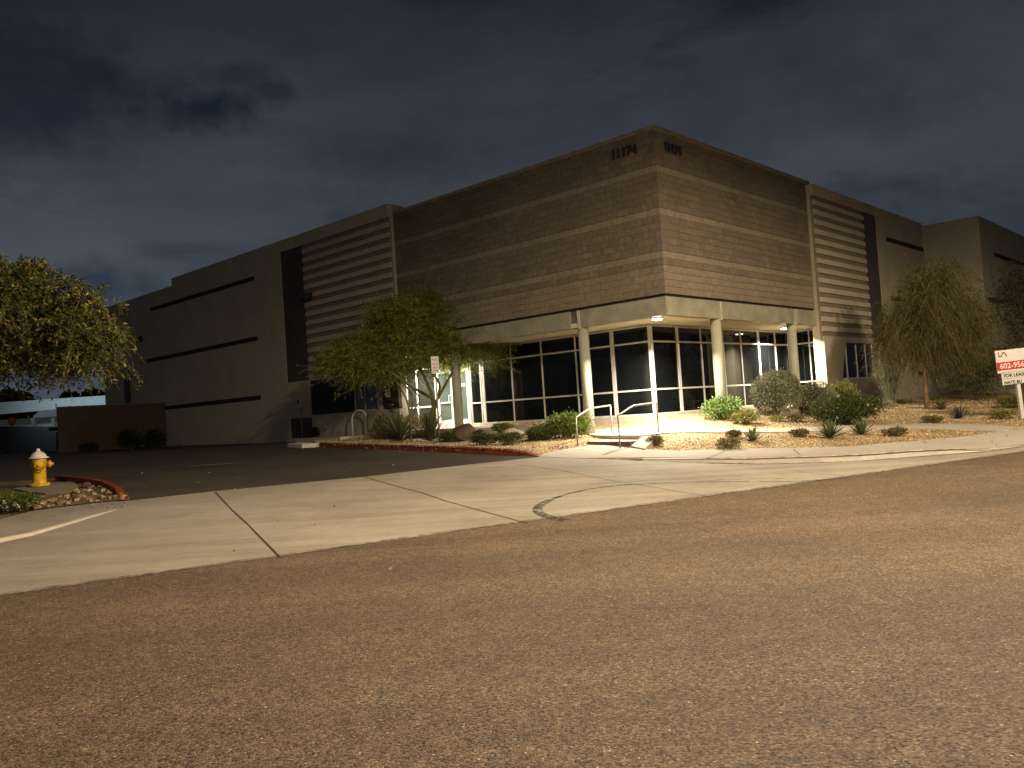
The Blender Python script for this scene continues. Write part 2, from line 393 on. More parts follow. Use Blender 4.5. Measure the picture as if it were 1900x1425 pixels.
def in_poly(x, y, P):
    r = False; j = len(P)-1
    for i in range(len(P)):
        if (P[i][1] > y) != (P[j][1] > y) and x < (P[j][0]-P[i][0])*(y-P[i][1])/(P[j][1]-P[i][1])+P[i][0]: r = not r
        j = i
    return r
def densify(P, d):
    out = []
    for i in range(len(P)):
        a = Vector(P[i][:2]); b = Vector(P[(i+1) % len(P)][:2]); n = max(1, int((b-a).length/d))
        for k in range(n): out.append(a.lerp(b, k/n))
    return out
def sheet(name, P, zf, step, mat, off=0.0, label=None, kind='structure', parent=None, holes=None, skirt=0):
    P = densify(P, step)
    xs = [p.x for p in P]; ys = [p.y for p in P]
    pts = [Vector(p) for p in P]; n0 = len(pts)
    x = min(xs)+step*.5
    while x < max(xs):
        y = min(ys)+step*.5
        while y < max(ys):
            jx, jy = x+random.uniform(-.2, .2)*step, y+random.uniform(-.2, .2)*step
            if in_poly(jx, jy, P): pts.append(Vector((jx, jy)))
            y += step
        x += step
    res = delaunay_2d_cdt(pts, [(i, (i+1) % n0) for i in range(n0)], [], 1, 1e-5)
    vs = [(v.x, v.y, zf(v.x, v.y)+off) for v in res[0]]
    me = bpy.data.meshes.new(name)
    fs = [tuple(f) for f in res[2] if len(f) >= 3]
    me.from_pydata(vs, [], fs); me.materials.append(mat)
    bm = bmesh.new(); bm.from_mesh(me)
    for f in bm.faces:
        if f.normal.z < 0: f.normal_flip()
    if skirt:
        be = [e for e in bm.edges if e.is_boundary]
        r = bmesh.ops.extrude_edge_only(bm, edges=be)
        for v in [g for g in r['geom'] if isinstance(g, bmesh.types.BMVert)]: v.co.z -= skirt
    bm.to_mesh(me); bm.free()
    o = bpy.data.objects.new(name, me); col.objects.link(o)
    for p in me.polygons: p.use_smooth = not skirt
    if parent: o.parent = parent
    return tag(o, label, None, None, kind if not parent else None)

# base terrain: one sheet to the horizon, dropped a little below the finished surfaces
def terrain():
    sv = [-900, -200, -60, -20, -14, -9.01, -9, -4, -.5, 0, 1.5, 3, 5, 7.2, 9, 11, 15, 20, 24, 32, 46, 80, 200, 900]
    tv = [-900, -300, -100, -50, -20, -10, 0, 10, 20, 30, 50, 100, 300, 900]
    vs = []; fs = []
    for s in sv:
        for t in tv:
            p = rw(s, t); vs.append((p.x, p.y, lerp_tab(PL, s)-.06 if s > -9 else (-.06 if s > -9.005 else -.05)))
    nt_ = len(tv)
    for i in range(len(sv)-1):
        for j in range(nt_-1): a = i*nt_+j; fs.append((a, a+1, a+nt_+1, a+nt_))
    mb = MB(); mb.v = vs; mb.f = fs; o = mb.build('ground', DIRT, fixn=False)
    tag(o, 'bare desert soil reaching to the horizon', kind='structure')
terrain()
def strip_quad(name, s0, s1, t0, t1, mat, z=0.0, n=40, label=None):
    mb = MB(); vs = []
    for i in range(n+1):
        t = t0+(t1-t0)*i/n
        for s in (s0, s1): p = rw(s, t); vs.append((p.x, p.y, z))
    mb.v = vs; mb.f = [(2*i, 2*i+2, 2*i+3, 2*i+1) for i in range(n)]
    return tag(mb.build(name, mat, fixn=True), label, kind='structure')
strip_quad('road', -13.5, 0.0, -120, 160, ROAD, 0.0, label='brown chip seal street surface in the foreground')

# driveway apron in one concrete sheet: from the road edge back to the lot, the kerb return and the left planting
roadE = [(rw(0.0, t).x, rw(0.0, t).y) for t in (-9, -5, 0, 5, 10, 15, 20, 25, 32)]
LB = [(-300, 1052), (-120, 992), (0, 963), (60, 948), (140, 938), (200, 931.5), (240, 929.5)]
lb = [low(*p) for p in LB]
AB = [(400, 911.5), (520, 900), (680, 884.5), (850, 864.5)]
ab = [low(*p) for p in AB]
poly = roadE + [(p.x, p.y) for p in reversed(gpts[:-1])] + [(p.x, p.y) for p in reversed(ab)] + [(p.x, p.y) for p in reversed(lb)]
poly[:len(roadE)] = [(rw(0.0, t).x, rw(0.0, t).y) for t in (t_of(lb[0].x, lb[0].y), -5, 0, 5, 10, 15, 20, 24, t_of(gpts[-2].x, gpts[-2].y))]
sheet('driveway', poly, z_drive, .7, CONC, .004, 'pale concrete driveway apron with tyre marks and joints')
# lot asphalt
far = [rw(45, -30), rw(45, 3)]
wl = bw(-.32, 36); wr = bw(-.32, 17.4)
LK = [(246, 927.5), (229, 915), (202, 901), (160, 893), (116, 889), (0, 897.5), (-200, 915), (-420, 935)]
lk = [low(*p) for p in LK]
poly = [(p.x, p.y) for p in lb[-1:]] + [(p.x, p.y) for p in ab] + [(p.x, p.y) for p in rpts] + [tuple(bw(-.9, 17.6)[:2]), tuple(bw(-.9, 34)[:2]), tuple(bw(-.9, 50)[:2])] + [(-50, 60), (-60, 30)] + [(p.x, p.y) for p in reversed(lk[:-1])]
sheet('parking_lot', poly, z_drive, 1.0, ASPH, 0.0, 'dark asphalt parking lot behind the driveway')

# kerb along the driveway return
def kerb(name, P, heights, w, mat, label, n_in, z0f=z_drive, drop=.12):
    """P: foot line (xy), n_in(+1/-1): side of the top"""
    pts = [Vector(p[:2]) for p in P]; mb = MB(); k = len(pts)
    for i, p in enumerate(pts):
        d = (pts[min(i+1, k-1)]-pts[max(i-1, 0)]).normalized(); nn = Vector((-d.y, d.x))*n_in
        z = z0f(p.x, p.y); h = heights[i]
        prof = [(0, z-drop), (0.004, z+.01), (.018, z+h*.75), (.045, z+h), (w, z+h+.002), (w, z-drop)]
        for o_, zz in prof: q = p+nn*o_; mb.v.append((q.x, q.y, zz))
    m_ = 6
    for i in range(k-1):
        for j in range(m_-1): a = i*m_+j; mb.f.append((a, a+1, a+m_+1, a+m_))
    mb.f.append(tuple(range(m_))); mb.f.append(tuple(range((k-1)*m_, k*m_)))
    return tag(mb.build(name, mat), label, kind='structure')
def resample(P, H, d):
    oP = []; oH = []
    for i in range(len(P)-1):
        a = Vector(P[i][:2]); b = Vector(P[i+1][:2]); n = max(1, int((b-a).length/d))
        for j in range(n): oP.append(a.lerp(b, j/n)); oH.append(H[i]+(H[i+1]-H[i])*j/n)
    oP.append(Vector(P[-1][:2])); oH.append(H[-1]); return oP, oH
KERBC = mat_concrete('kerb_concrete', (.60, .54, .44), False, .22)
KP, KH = resample(gpts, [kh(q[0]) for q in GUT], .5)
kerb('kerb', KP[4:], KH[4:], .16, KERBC, 'rounded concrete kerb along the street corner sidewalk', 1)
# red kerb
RP, RH = resample(rpts, [.0, .10] + [.15]*8, .6)
kerb('red_kerb', RP, RH, .16, REDK, 'red painted kerb round the planting bed beside the lot', -1)
KL = [low(*p) for p in [(243, 927.5), (229, 917), (202, 904.5), (160, 897), (116, 893.5)]]
RP, RH = resample(KL, [.02, .15, .15, .15, .15], .6)
kerb('red_kerb', RP, RH, .16, REDK, 'red painted kerb end beside the yellow hydrant', 1)
# left sidewalk lip: the pale worn edge of the kerb that dies into the apron
LP = [low(*p) for p in [(-160, 1040), (-60, 1020), (0, 1007), (60, 994), (130, 973), (180, 957.5), (218, 946)]]
mb = MB()
for i, p in enumerate(LP):
    d = (LP[min(i+1, len(LP)-1)]-LP[max(i-1, 0)]).normalized(); nn = Vector((-d.y, d.x, 0))
    w = .16 if i < len(LP)-1 else .03; h = [.12, .10, .08, .06, .035, .018, .004][i]
    for o_, zz in ((-.02, .0), (.02, h*.6+.006), (w*.6, h*.6+.008), (w*.6+.06, .002)): q = p+nn*o_; mb.v.append((q.x, q.y, z_drive(q.x, q.y)+zz))
for i in range(len(LP)-1):
    for j in range(3): a = i*4+j; mb.f.append((a, a+1, a+5, a+4))
KL_M = mat_concrete('worn_kerb_edge', (.52, .46, .36), False, .1)
tag(mb.build('kerb', KL_M), 'pale worn kerb edge sinking into the driveway apron', kind='structure')

# gravel bed
SB = [(1011, 842), (1057, 832.5), (1091, 827.5)]
gl_in = [tuple(bw(a, b)[:2]) for a, b in [(-.25, 17.6), (-.25, 13.4), (1.9, 13.4), (1.9, 1.9), (11.3, 1.9), (11.3, -.2), (22.05, -.2), (22.05, -6.9), (45, -6.9), (45, -30)]]
poly = [(p.x+.0, p.y) for p in gpts[:-1]]
bp = list(poly) + [tuple(rw(4, 60))] + list(reversed(gl_in)) + [(p.x, p.y) for p in reversed(rpts)]
bed_o = sheet('gravel_bed', bp, z_bed, .45, GRAV, -.012, 'tan gravel planting bed round the office building')
# curb sidewalk on top
gt = [(p.x, p.y) for p in gpts]
SWB = [(1091, 827.5), (1130, 827.2), (1169, 827.5), (1196, 834.5), (1258, 837), (1329, 834.7), (1420, 832.5), (1500, 831.5), (1584, 829), (1689, 820), (1795, 810), (1860, 801)]
sb = [bed(*p) for p in SWB]; s0 = [bed(*p) for p in SB[:2]]
sR = [bed(*p) for p in [(1900, 797), (1950, 789)]]; endp = rw(1.9, 34)
def inner(P, w):
    out = []
    for i, p in enumerate(P):
        d = (P[min(i+1, len(P)-1)]-P[max(i-1, 0)]); d = Vector((d.x, d.y)).normalized(); out.append((p.x-d.y*w, p.y+d.x*w))
    return out
kin = inner(gpts, .155)
poly = [(gpts[0].x, gpts[0].y), (gpts[1].x, gpts[1].y)] + kin[2:-1] + [(p.x, p.y) for p in reversed(sb+sR)] + [(s0[1].x, s0[1].y), (s0[0].x, s0[0].y)]
sheet('sidewalk', poly, z_bed, .4, WALK, .010, 'concrete sidewalk curving along the gravel bed', skirt=.05)
# upper path from steps to the street corner
PU = [(1091, 797), (1180, 797), (1244, 797), (1358, 797), (1400, 797), (1505, 793.5), (1618, 790.5), (1689, 788.5), (1795, 788), (1900, 793)]
PLo = [(1088, 806), (1150, 806), (1221, 805), (1352, 803.5), (1400, 802.5), (1513, 801), (1663, 794), (1742, 795.3), (1800, 798), (1858, 800.7)]
# raised entry walk: level slab carried over the steps
ZL = .65
def onlev(px, py, z): d = ray(px, py); t = (z-EYE)/d.z; return Vector((d.x*t, d.y*t, z))
pu = [bed(*p) for p in PU]; plo = [bed(*p) for p in PLo]
poly = [(p.x, p.y) for p in plo] + [(p.x, p.y) for p in reversed(pu)]
sheet('path', poly, z_bed, .35, WALK, .022, 'narrow concrete path between the steps and the street corner', skirt=.12)
e0 = onlev(1088, 806, ZL); e1 = onlev(1186, 806, ZL); e2 = onlev(1225, 797, ZL); e3 = onlev(1091, 797, ZL)
# entry walk running along the left facade to the doors
w = [tuple(bw(a, b)[:2]) for a, b in [(-.05, 3.4), (-.75, 5.0), (-.75, 13.0), (1.7, 13.0), (1.7, 7.8), (.55, 6.4), (.45, 3.3)]]
def z_entry(x, y):
    a, b = wb(x, y); return lerp_tab([(3, .71), (5, .82), (8.5, 1.01), (14, 1.04)], b)
sheet('walkway', w, z_entry, .4, WALK, .02, 'bright lit entry walk in front of the glass doors', skirt=.15)

w2 = [tuple(bw(a, b)[:2]) for a, b in [(-1.7, 13.2), (-1.7, 16.2), (-.45, 16.6), (-.45, 13.05)]]
sheet('walkway', w2, lambda x, y: .93, .5, WALK, .015, 'dim concrete walk slab under the bike rack', skirt=.25)
# concrete joints and tyre marks, thin sheets lying on the apron
def ribbon(name, P, zf, w, mat, off, label, parent=None):
    P = [Vector(p[:2]) for p in P]; mb = MB(); n = len(P)
    for i, p in enumerate(P):
        d = (P[min(i+1, n-1)]-P[max(i-1, 0)]).normalized(); nn = Vector((-d.y, d.x)); ww = w[i] if isinstance(w, list) else w
        for s_ in (-1, 1): q = p+nn*ww/2*s_; mb.v.append((q.x, q.y, zf(q.x, q.y)+off))
    mb.f = [(2*i, 2*i+1, 2*i+3, 2*i+2) for i in range(n-1)]
    o = mb.build(name, mat, fixn=False)
    return tag(o, label, kind='structure')
JOINT = simple('joint_filler', (.06, .05, .038), .95, .1, var=.5, scale=20)
def line_on(P, step=.3):
    pts = [low(*p) for p in P]; out, _ = resample(pts, [0]*len(pts), step); return out
ribbon('expansion_joint', line_on([(400, 914), (460, 974), (520, 1035)]), z_drive, .020, JOINT, .012, 'dark expansion joint across the left driveway')
ribbon('expansion_joint', line_on([(676, 885.5), (780, 914), (880, 945), (980, 972)]), z_drive, .018, JOINT, .012, 'long dark expansion joint in the middle of the driveway')
ribbon('expansion_joint', line_on([(950, 861), (1040, 873), (1170, 898), (1325, 923.5)]), z_drive, .013, JOINT, .012, 'thin joint crossing the curved tyre mark')
ribbon('expansion_joint', line_on([(1345, 862), (1460, 873), (1590, 887)]), z_drive, .010, JOINT, .012, 'faint joint near the right end of the apron')
def fade_mat(name, colr, alpha):
    m, nt, b = new_mat(name, .8, .3); co = coords(nt)
    n = noise_n(nt, 9, 5, .7, co); r = ramp(nt, n.outputs['Fac'], [(.38, G3(0)), (.62, G3(alpha))])
    b.inputs['Base Color'].default_value = (*colr, 1); nt.links.new(r.outputs[0], b.inputs['Alpha']); return m
TYRE = fade_mat('tyre_rubber', (.035, .03, .024), .95)
arc = [(1052, 966), (1027, 962), (1005, 955), (997, 946), (1006, 936), (1035, 923), (1075, 912), (1130, 903), (1180, 899), (1260, 896), (1390, 894)]
ap = [low(*p) for p in arc]
def catmull(P, k=6):
    out = []
    for i in range(len(P)-1):
        p0, p1, p2, p3 = P[max(i-1, 0)], P[i], P[i+1], P[min(i+2, len(P)-1)]
        for j in range(k):
            t = j/k; out.append(.5*((2*p1)+(-p0+p2)*t+(2*p0-5*p1+4*p2-p3)*t*t+(-p0+3*p1-3*p2+p3)*t**3))
    out.append(P[-1]); return out
ac = catmull(ap); n = len(ac)
ribbon('tyre_mark', ac, z_drive, [.15 if i < n*.45 else .10-.05*(i-n*.45)/(n*.55) for i in range(n)], TYRE, .010, 'black curved tyre mark looping over the driveway')
ribbon('tyre_mark', catmull([low(*p) for p in [(1405, 894), (1440, 894.5), (1500, 893), (1575, 888)]]), z_drive, .06, TYRE, .010, 'short straight tyre smear near the road edge')
ribbon('tyre_mark', catmull([low(*p) for p in [(1290, 893), (1400, 889), (1480, 889)]]), z_drive, .05, fade_mat('faint_rubber', (.1, .085, .065), .6), .008, 'faint tyre smear above the black loop')
for P, l in (([(1345, 838), (1312, 852)], 'sidewalk joint near the tip of the kerb return'), ([(1472, 833.5), (1484, 845)], 'sidewalk joint in the middle of the kerb return')):
    q = [on(*p, z_bed) for p in P]; pp, _ = resample(q, [0, 0], .2); ribbon('expansion_joint', pp, z_bed, .015, JOINT, .016, l)
GUTE = simple('gutter_grime', (.14, .115, .08), .9, .1, var=.5, scale=6)
gk, _ = resample(gpts[4:-2], [0]*len(gpts[4:-2]), .3)
ribbon('gutter_line', [Vector(p)+Vector((.03, -.10)) for p in gk], z_drive, .16, fade_mat('gutter_dirt', (.12, .095, .06), .75), .012, 'dirt gathered in the gutter at the foot of the kerb')
kt = [Vector(p)+Vector((-.005, .03)) for p in gk]
ribbon('gutter_line', kt, lambda x, y: z_bed(x, y), .05, fade_mat('kerb_scuff', (.07, .055, .04), .95), .012, 'dark scuffed edge along the top of the kerb')
ribbon('gutter_line', [rw(.02+.012*math.sin(t*3.1)+.02*random.random(), t) for t in np.arange(-6, 26, .25)], lambda x, y: .012, .05, fade_mat('edge_dirt', (.10, .08, .05), .9), .002, 'dirty seam where the apron meets the street')
MARK = fade_mat('worn_paint', (.32, .27, .19), .9)
ribbon('painted_mark', [low(*p) for p in [(352, 866), (380, 863.5), (410, 862), (447, 858.5)]], z_drive, [.16, .30, .34, .12], MARK, .012, 'worn pale painted mark on the dark lot')
# short white kerb at the far corner of the lot
kk = [low(*p) for p in [(592, 829.5), (560, 831.5), (533, 830)]]
kerb('kerb', resample(kk, [.14]*3, .3)[0], resample(kk, [.14]*3, .3)[1], .5, KERBC, 'short unpainted kerb at the far corner of the lot', -1)

# left island
lp_in = [low(*p) for p in [(243, 927), (229, 915.5), (202, 903), (160, 895.5), (116, 891)]]
def z_isl(x, y):
    s = s_of(x, y); return lerp_tab(PL, s)+lerp_tab([(6.2, .01), (7.2, .02), (9, .03), (30, .05)], s)
poly = [(p.x, p.y) for p in lb] + [(p.x, p.y) for p in lk[1:]]
sheet('planting_island', poly, z_isl, .6, SOILL, .0, 'bare soil island under the yellow hydrant')
isl = lambda px, py: on(px, py, z_isl)
pd = [isl(*p) for p in [(85, 918), (148, 915), (143, 901), (132, 896), (60, 900), (25, 909), (60, 916)]]
sheet('concrete_pad', [(p.x, p.y) for p in pd], z_isl, .4, mat_concrete('pad_concrete', (.25, .205, .15), False, .25), .03, 'sloping concrete slab under the yellow hydrant', skirt=.08)

# ------------------------------------------------------------------ the office building
BZ = math.atan2(U2.y, U2.x)
bld = empty('office_building', (C[0], C[1], 0), BZ, 'two storey tan and brown block office building with a glazed corner', 'building')
def part(name, mb, mat, parent=bld, **kw):
    lab = kw.pop('label', None); o = mb.build(name, mat, parent, **kw)
    if lab: o['label'] = lab
    return o
part('wall', MB().box(0, 12, 0, 13, 4.45, 9.02), BLOCK, label='brown split face block wall over the glazed corner')
part('parapet_cap', MB().box(-.05, 10.1, -.05, .30, 9.02, 9.13).box(-.05, .30, .30, 11.47, 9.02, 9.13), simple('cap_flashing', (.20, .165, .12), .5, .4), label='thin metal cap along the block parapet')
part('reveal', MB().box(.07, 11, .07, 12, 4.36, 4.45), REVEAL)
# fascia broken at the columns
fa = MB()
fa.box(-.01, .25, .25, 3.02, 3.85, 4.37).box(-.01, .25, 3.42, 8.72, 3.85, 4.37).box(-.01, .25, 9.1, 11.47, 3.85, 4.37)
fa.box(-.01, 2.86, -.01, .25, 3.85, 4.37).box(3.04, 8.02, -.01, .25, 3.85, 4.37).box(8.32, 9.84, -.01, .25, 3.85, 4.37)
part('fascia', fa, FASC, bevel=.006, label='grey green metal fascia under the block wall')
BEAM = simple('beam_grey', (.10, .095, .075), .6, .3)
for q in ((.06, .25, 3.02, 3.42), (.06, .25, 8.72, 9.1), (2.86, 3.04, .06, .25), (8.02, 8.32, .06, .25)): part('fascia_joint', MB().box(*q, 3.85, 4.36), BEAM)
part('soffit', MB().box(.02, 11.6, .02, 13.3, 3.86, 4.0), SOFF, label='pale soffit over the entry walk')
def column(a, b, z0, flange):
    o = part('column', MB().lathe([(.16, z0), (.16, 3.86)], (a, b, 0), 24), COLM, smooth=False)
    for p in o.data.polygons: p.use_smooth = len(p.vertices) == 4
    mb = MB(); mb.box(*flange, 3.80, 4.36); f = mb.build('flange', COLM, o)
    f2 = MB().lathe([(.20, z0-.3), (.20, z0+.03)], (a, b, 0), 20).build('column_base', CONC, o)
    return o
column(.17, 3.08, .5, (-.055, .05, 3.03, 3.11))
column(.17, 8.80, .7, (-.055, .05, 8.72, 8.80))
column(2.93, .17, .6, (2.90, 2.98, -.05, .05))
column(8.15, .17, .6, (8.12, 8.20, -.05, .05))

# glazing: frames are parts, panes their sub-parts
Z4 = (1.08, 1.86, 3.33, 3.84)
def glazing(axis, d, xs, wide, zs=Z4, glass=GLASS, skip=(), half=.022):
    """curtain wall on plane axis=d; xs mullion positions; panes between"""
    fr = MB(); box = (lambda p0, p1, q0, q1, z0, z1: fr.box(q0, q1, p0, p1, z0, z1)) if axis == 'a' else (lambda p0, p1, q0, q1, z0, z1: fr.box(p0, p1, q0, q1, z0, z1))
    for i, x in enumerate(xs):
        w = .065 if i in wide else half
        box(x-w, x+w, d-.035, d+.10, zs[0], zs[-1])
    for i in range(len(xs)-1):
        wa = .065 if i in wide else half; wb_ = .065 if i+1 in wide else half
        for z in zs:
            if i in skip and z == zs[1]: continue
            z0, z1 = (z, z+.05) if z == zs[0] else (z-.05, z) if z == zs[-1] else (z-.026, z+.026)
            box(xs[i]+wa, xs[i+1]-wb_, d-.031, d+.09, z0, z1)
    f = part('window_frame', fr, ALU)
    for i in range(len(xs)-1):
        for j in range(len(zs)-1):
            if i in skip and j < 2: continue
            mb = MB(); x0, x1 = xs[i]+.02, xs[i+1]-.02; z0, z1 = zs[j]+.01, zs[j+1]-.01
            if axis == 'a': mb.box(d+.0, d+.02, x0, x1, z0, z1)
            else: mb.box(x0, x1, d+.0, d+.02, z0, z1)
            mb.build('pane', glass, f)
    return f
glazing('a', 1.75, [1.80, 3.19, 4.68, 6.17, 7.60, 9.05], (1, 5))
glazing('b', 1.75, [1.80, 3.24, 4.68, 6.15, 7.40, 8.74, 10.10, 11.28], (1, 5))
glazing('a', 11.3, [.02, .92, 1.66], ())
glazing('a', 1.75, [9.18, 9.70], ())
glazing('a', 1.75, [11.66, 12.75, 13.38], ())
part('corner_mullion', MB().box(1.725, 1.777, 1.725, 1.777, 1.10, 3.82), ALU)
cb = MB().box(1.72, 2.2, 1.72, 9.7, .3, 1.08).box(2.2, 11.6, 1.72, 2.2, .3, 1.08).box(11.28, 11.6, -.02, 1.72, .3, 1.08).box(1.72, 2.2, 11.62, 13.6, .3, 1.08)
part('window_sill', cb, simple('sill_concrete', (.40, .34, .25), .85, .2, var=.12), label='low concrete curb under the glass')
# transom over the doors, then two leaves
tr = MB().box(1.68, 1.86, 9.74, 11.62, 3.28, 3.345).box(1.68, 1.86, 9.74, 11.62, 3.78, 3.84).box(1.69, 1.85, 10.60, 10.70, 3.35, 3.78)
tf = part('door_frame', tr.box(1.675, 1.865, 11.56, 11.63, 1.04, 3.28).box(1.675, 1.865, 9.735, 9.79, 1.04, 3.28), ALU)
MB().box(1.75, 1.77, 9.75, 11.6, 3.35, 3.78).build('pane', GLASS, tf)
for b0, b1, hb in ((9.80, 10.66, 10.56), (10.68, 11.55, 10.80)):
    d = MB().box(1.70, 1.76, b0, b0+.11, 1.06, 3.27).box(1.70, 1.76, b1-.11, b1, 1.06, 3.27).box(1.70, 1.76, b0+.11, b1-.11, 3.08, 3.27).box(1.70, 1.76, b0+.11, b1-.11, 1.06, 1.30)
    do = part('door', d, ALU)
    MB().box(1.725, 1.74, b0+.10, b1-.10, 1.29, 3.09).build('pane', GLASSD, do)
    h = MB().tube([(1.70, hb, 1.98), (1.60, hb, 1.98), (1.60, hb, 2.22), (1.70, hb, 2.22)], .016, 8)
    h.box(1.69, 1.70, min(hb, (b0+b1)/2), max(hb, (b0+b1)/2)+.25, 1.93, 1.99); h.build('handle', ALU, do)
MB().box(1.70, 1.722, 10.0, 10.28, 2.52, 2.62).build('door_notice', WHT, bld)
part('threshold', MB().box(1.55, 1.95, 9.7, 11.65, .6, 1.055), CONC)
# left wing
part('wall', MB().box(-.12, 14, 13.4, 29.2, 0, 9.36).box(-.12, 3, 11.48, 13.4, 3.87, 9.36), TILT, label='tan painted wall mass of the left wing')
part('wall', MB().box(-.10, 14, 29.2, 38.6, 0, 9.0), TILT)
pl = MB()
pl.box(-.25, -.12, 11.48, 29.2, 8.93, 9.42)            # head above the slats
pl.box(-.25, -.12, 18.87, 29.2, 0, 8.93)
pl.box(-.25, -.12, 17.22, 18.87, 0, 3.31)
pl.box(-.25, -.12, 11.48, 17.22, 3.26, 3.32)
pl.box(-.25, .15, 11.48, 14.0, 0, 1.85).box(-.25, -.12, 14.0, 17.22, 0, 1.85)
pl.prism([(12.45, 1.85), (12.72, 1.85), (12.94, 3.26), (12.45, 3.26)], 'a', -.25, -.08)
part('wall_panel', pl, TILT, label='flat painted wall panels of the left wing')
part('wall_panel', MB().box(-.22, -.11, 29.2, 38.6, 0, 9.06), TILT)
part('wall_end', MB().box(-.12, .15, 11.48, 12.45, 1.85, 3.26).box(-.12, .15, 11.48, 12.5, 3.26, 3.87), TILT)
part('parapet_return', MB().box(-.12, .55, 11.482, 11.9, 9.36, 9.42), TILT)
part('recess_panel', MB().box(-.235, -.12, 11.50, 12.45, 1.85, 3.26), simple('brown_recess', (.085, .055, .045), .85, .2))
def slats(axis, d, p0, p1, z0, z1, n, mat_d, mat_l):
    bx = (lambda mb, q0, q1, y0, y1, zz0, zz1: mb.box(q0, q1, y0, y1, zz0, zz1)) if axis == 'a' else (lambda mb, q0, q1, y0, y1, zz0, zz1: mb.box(y0, y1, q0, q1, zz0, zz1))
    back = MB(); bx(back, d+.05, d+.13, p0, p1, z0, z1); bk = part('slat_wall', back, mat_d, label='brown recessed wall behind pale slats')
    sl = MB(); per = (z1-z0)/n
    for i in range(n): bx(sl, d, d+.05, p0+.003, p1, z0+i*per+.002, z0+i*per+per*.51)
    o = sl.build('slats', mat_l, bk); o['label'] = 'row of pale horizontal slats'; return bk
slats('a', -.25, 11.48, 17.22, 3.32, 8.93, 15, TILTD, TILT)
part('panel', MB().box(-.23, -.12, 17.225, 18.865, 3.31, 8.93), DARK, label='tall charcoal panel beside the slats')
part('wall_vent', MB().box(-.262, -.25, 17.18, 18.74, .93, 1.76), DARK, label='square dark access panel low in the wall')
# window and louvre under the slats
wf = MB().box(-.16, -.10, 12.70, 14.3, 1.85, 1.90).box(-.16, -.10, 13.62, 13.66, 1.90, 3.22).box(-.16, -.10, 14.26, 14.30, 1.90, 3.22).box(-.16, -.10, 12.72, 14.3, 3.22, 3.26)
wfo = part('window_frame', wf, ALU)
MB().box(-.13, -.115, 12.7, 13.64, 1.88, 3.25).build('pane', GLASSB, wfo); MB().box(-.13, -.115, 13.65, 14.28, 1.88, 3.25).build('pane', GLASSB, wfo)
lv = MB().box(-.20, -.12, 14.3, 17.2, 1.86, 3.25)
for k in range(11): lv.box(-.23, -.20, 14.32, 17.18, 1.90+k*.122, 1.90+k*.122+.06)
part('louvre', lv, simple('louvre_black', (.018, .017, .019), .6, .3), label='wide black louvre under the slats')
for z, b1 in ((8.06, 31.9), (5.36, 33.0), (2.72, 31.0)):
    part('wall_slot', MB().box(-.258, -.25, 21.1, 29.2, z, z+.2).box(-.228, -.22, 29.2, b1, z, z+.2), REVEAL)
part('downspout', MB().box(-.34, -.22, 35.0, 35.5, .9, 5.3), DARKM)
# right wing
part('wall', MB().box(11.62, 22.05, -.12, 13, 0, 8.92).box(9.85, 11.62, -.12, 3, 3.87, 8.92), TILT, label='tan painted wall mass of the right wing')
pr = MB()
pr.box(9.85, 22.05, -.25, -.12, 8.57, 8.97)
pr.box(16.03, 22.05, -.25, -.12, 0, 8.57).box(14.68, 16.03, -.25, -.12, 0, 3.26)
pr.box(9.85, 14.68, -.25, -.12, 3.22, 3.26)
pr.box(9.85, 11.4, -.25, .15, 0, 1.85).box(11.4, 14.68, -.25, -.12, 0, 1.85)
pr.prism([(9.85, 1.85), (11.28, 1.85), (11.80, 3.22), (9.85, 3.22)], 'b', -.25, .15)
pr.box(9.85, 11.6, -.12, .15, 3.22, 3.87)
part('wall_panel', pr, TILT, label='flat painted wall panels of the right wing')
part('parapet_return', MB().box(9.852, 10.3, -.12, .55, 8.92, 8.97), TILT)
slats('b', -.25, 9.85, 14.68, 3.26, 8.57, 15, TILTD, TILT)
part('panel', MB().box(14.683, 16.027, -.23, -.12, 3.26, 8.53), DARK, label='tall charcoal panel right of the slats')
wf = MB()
for a in (12.0, 13.0, 13.95, 14.66): wf.box(a-.02, a+.02, -.18, -.125, 1.90, 3.22)
wf.box(11.3, 14.68, -.185, -.125, 1.85, 1.9); wfo = part('window_frame', wf, ALU)
for a0, a1 in ((11.1, 12.0), (12.0, 13.0), (13.0, 13.95), (13.95, 14.68)): MB().box(a0+.01, a1-.01, -.15, -.135, 1.88, 3.22).build('pane', GLASS, wfo)
for z, a0 in ((7.62, 17.1), (5.1, 17.1), (2.72, 17.4)): part('wall_slot', MB().box(a0, 22.0, -.258, -.25, z, z+.2), REVEAL)
# projecting block at the far right
part('wall', MB().box(22.05, 45, -2.63, 12, 0, 8.85), TILT, label='projecting wall block at the far right')
part('wall_slot', MB().box(22.042, 22.05, -2.4, -.3, 2.66, 2.86), REVEAL)
for z, a0 in ((7.2, 24.3), (5.0, 22.6), (2.7, 22.6)): part('wall_slot', MB().box(a0, 31, -2.638, -2.63, z, z+.2), REVEAL)

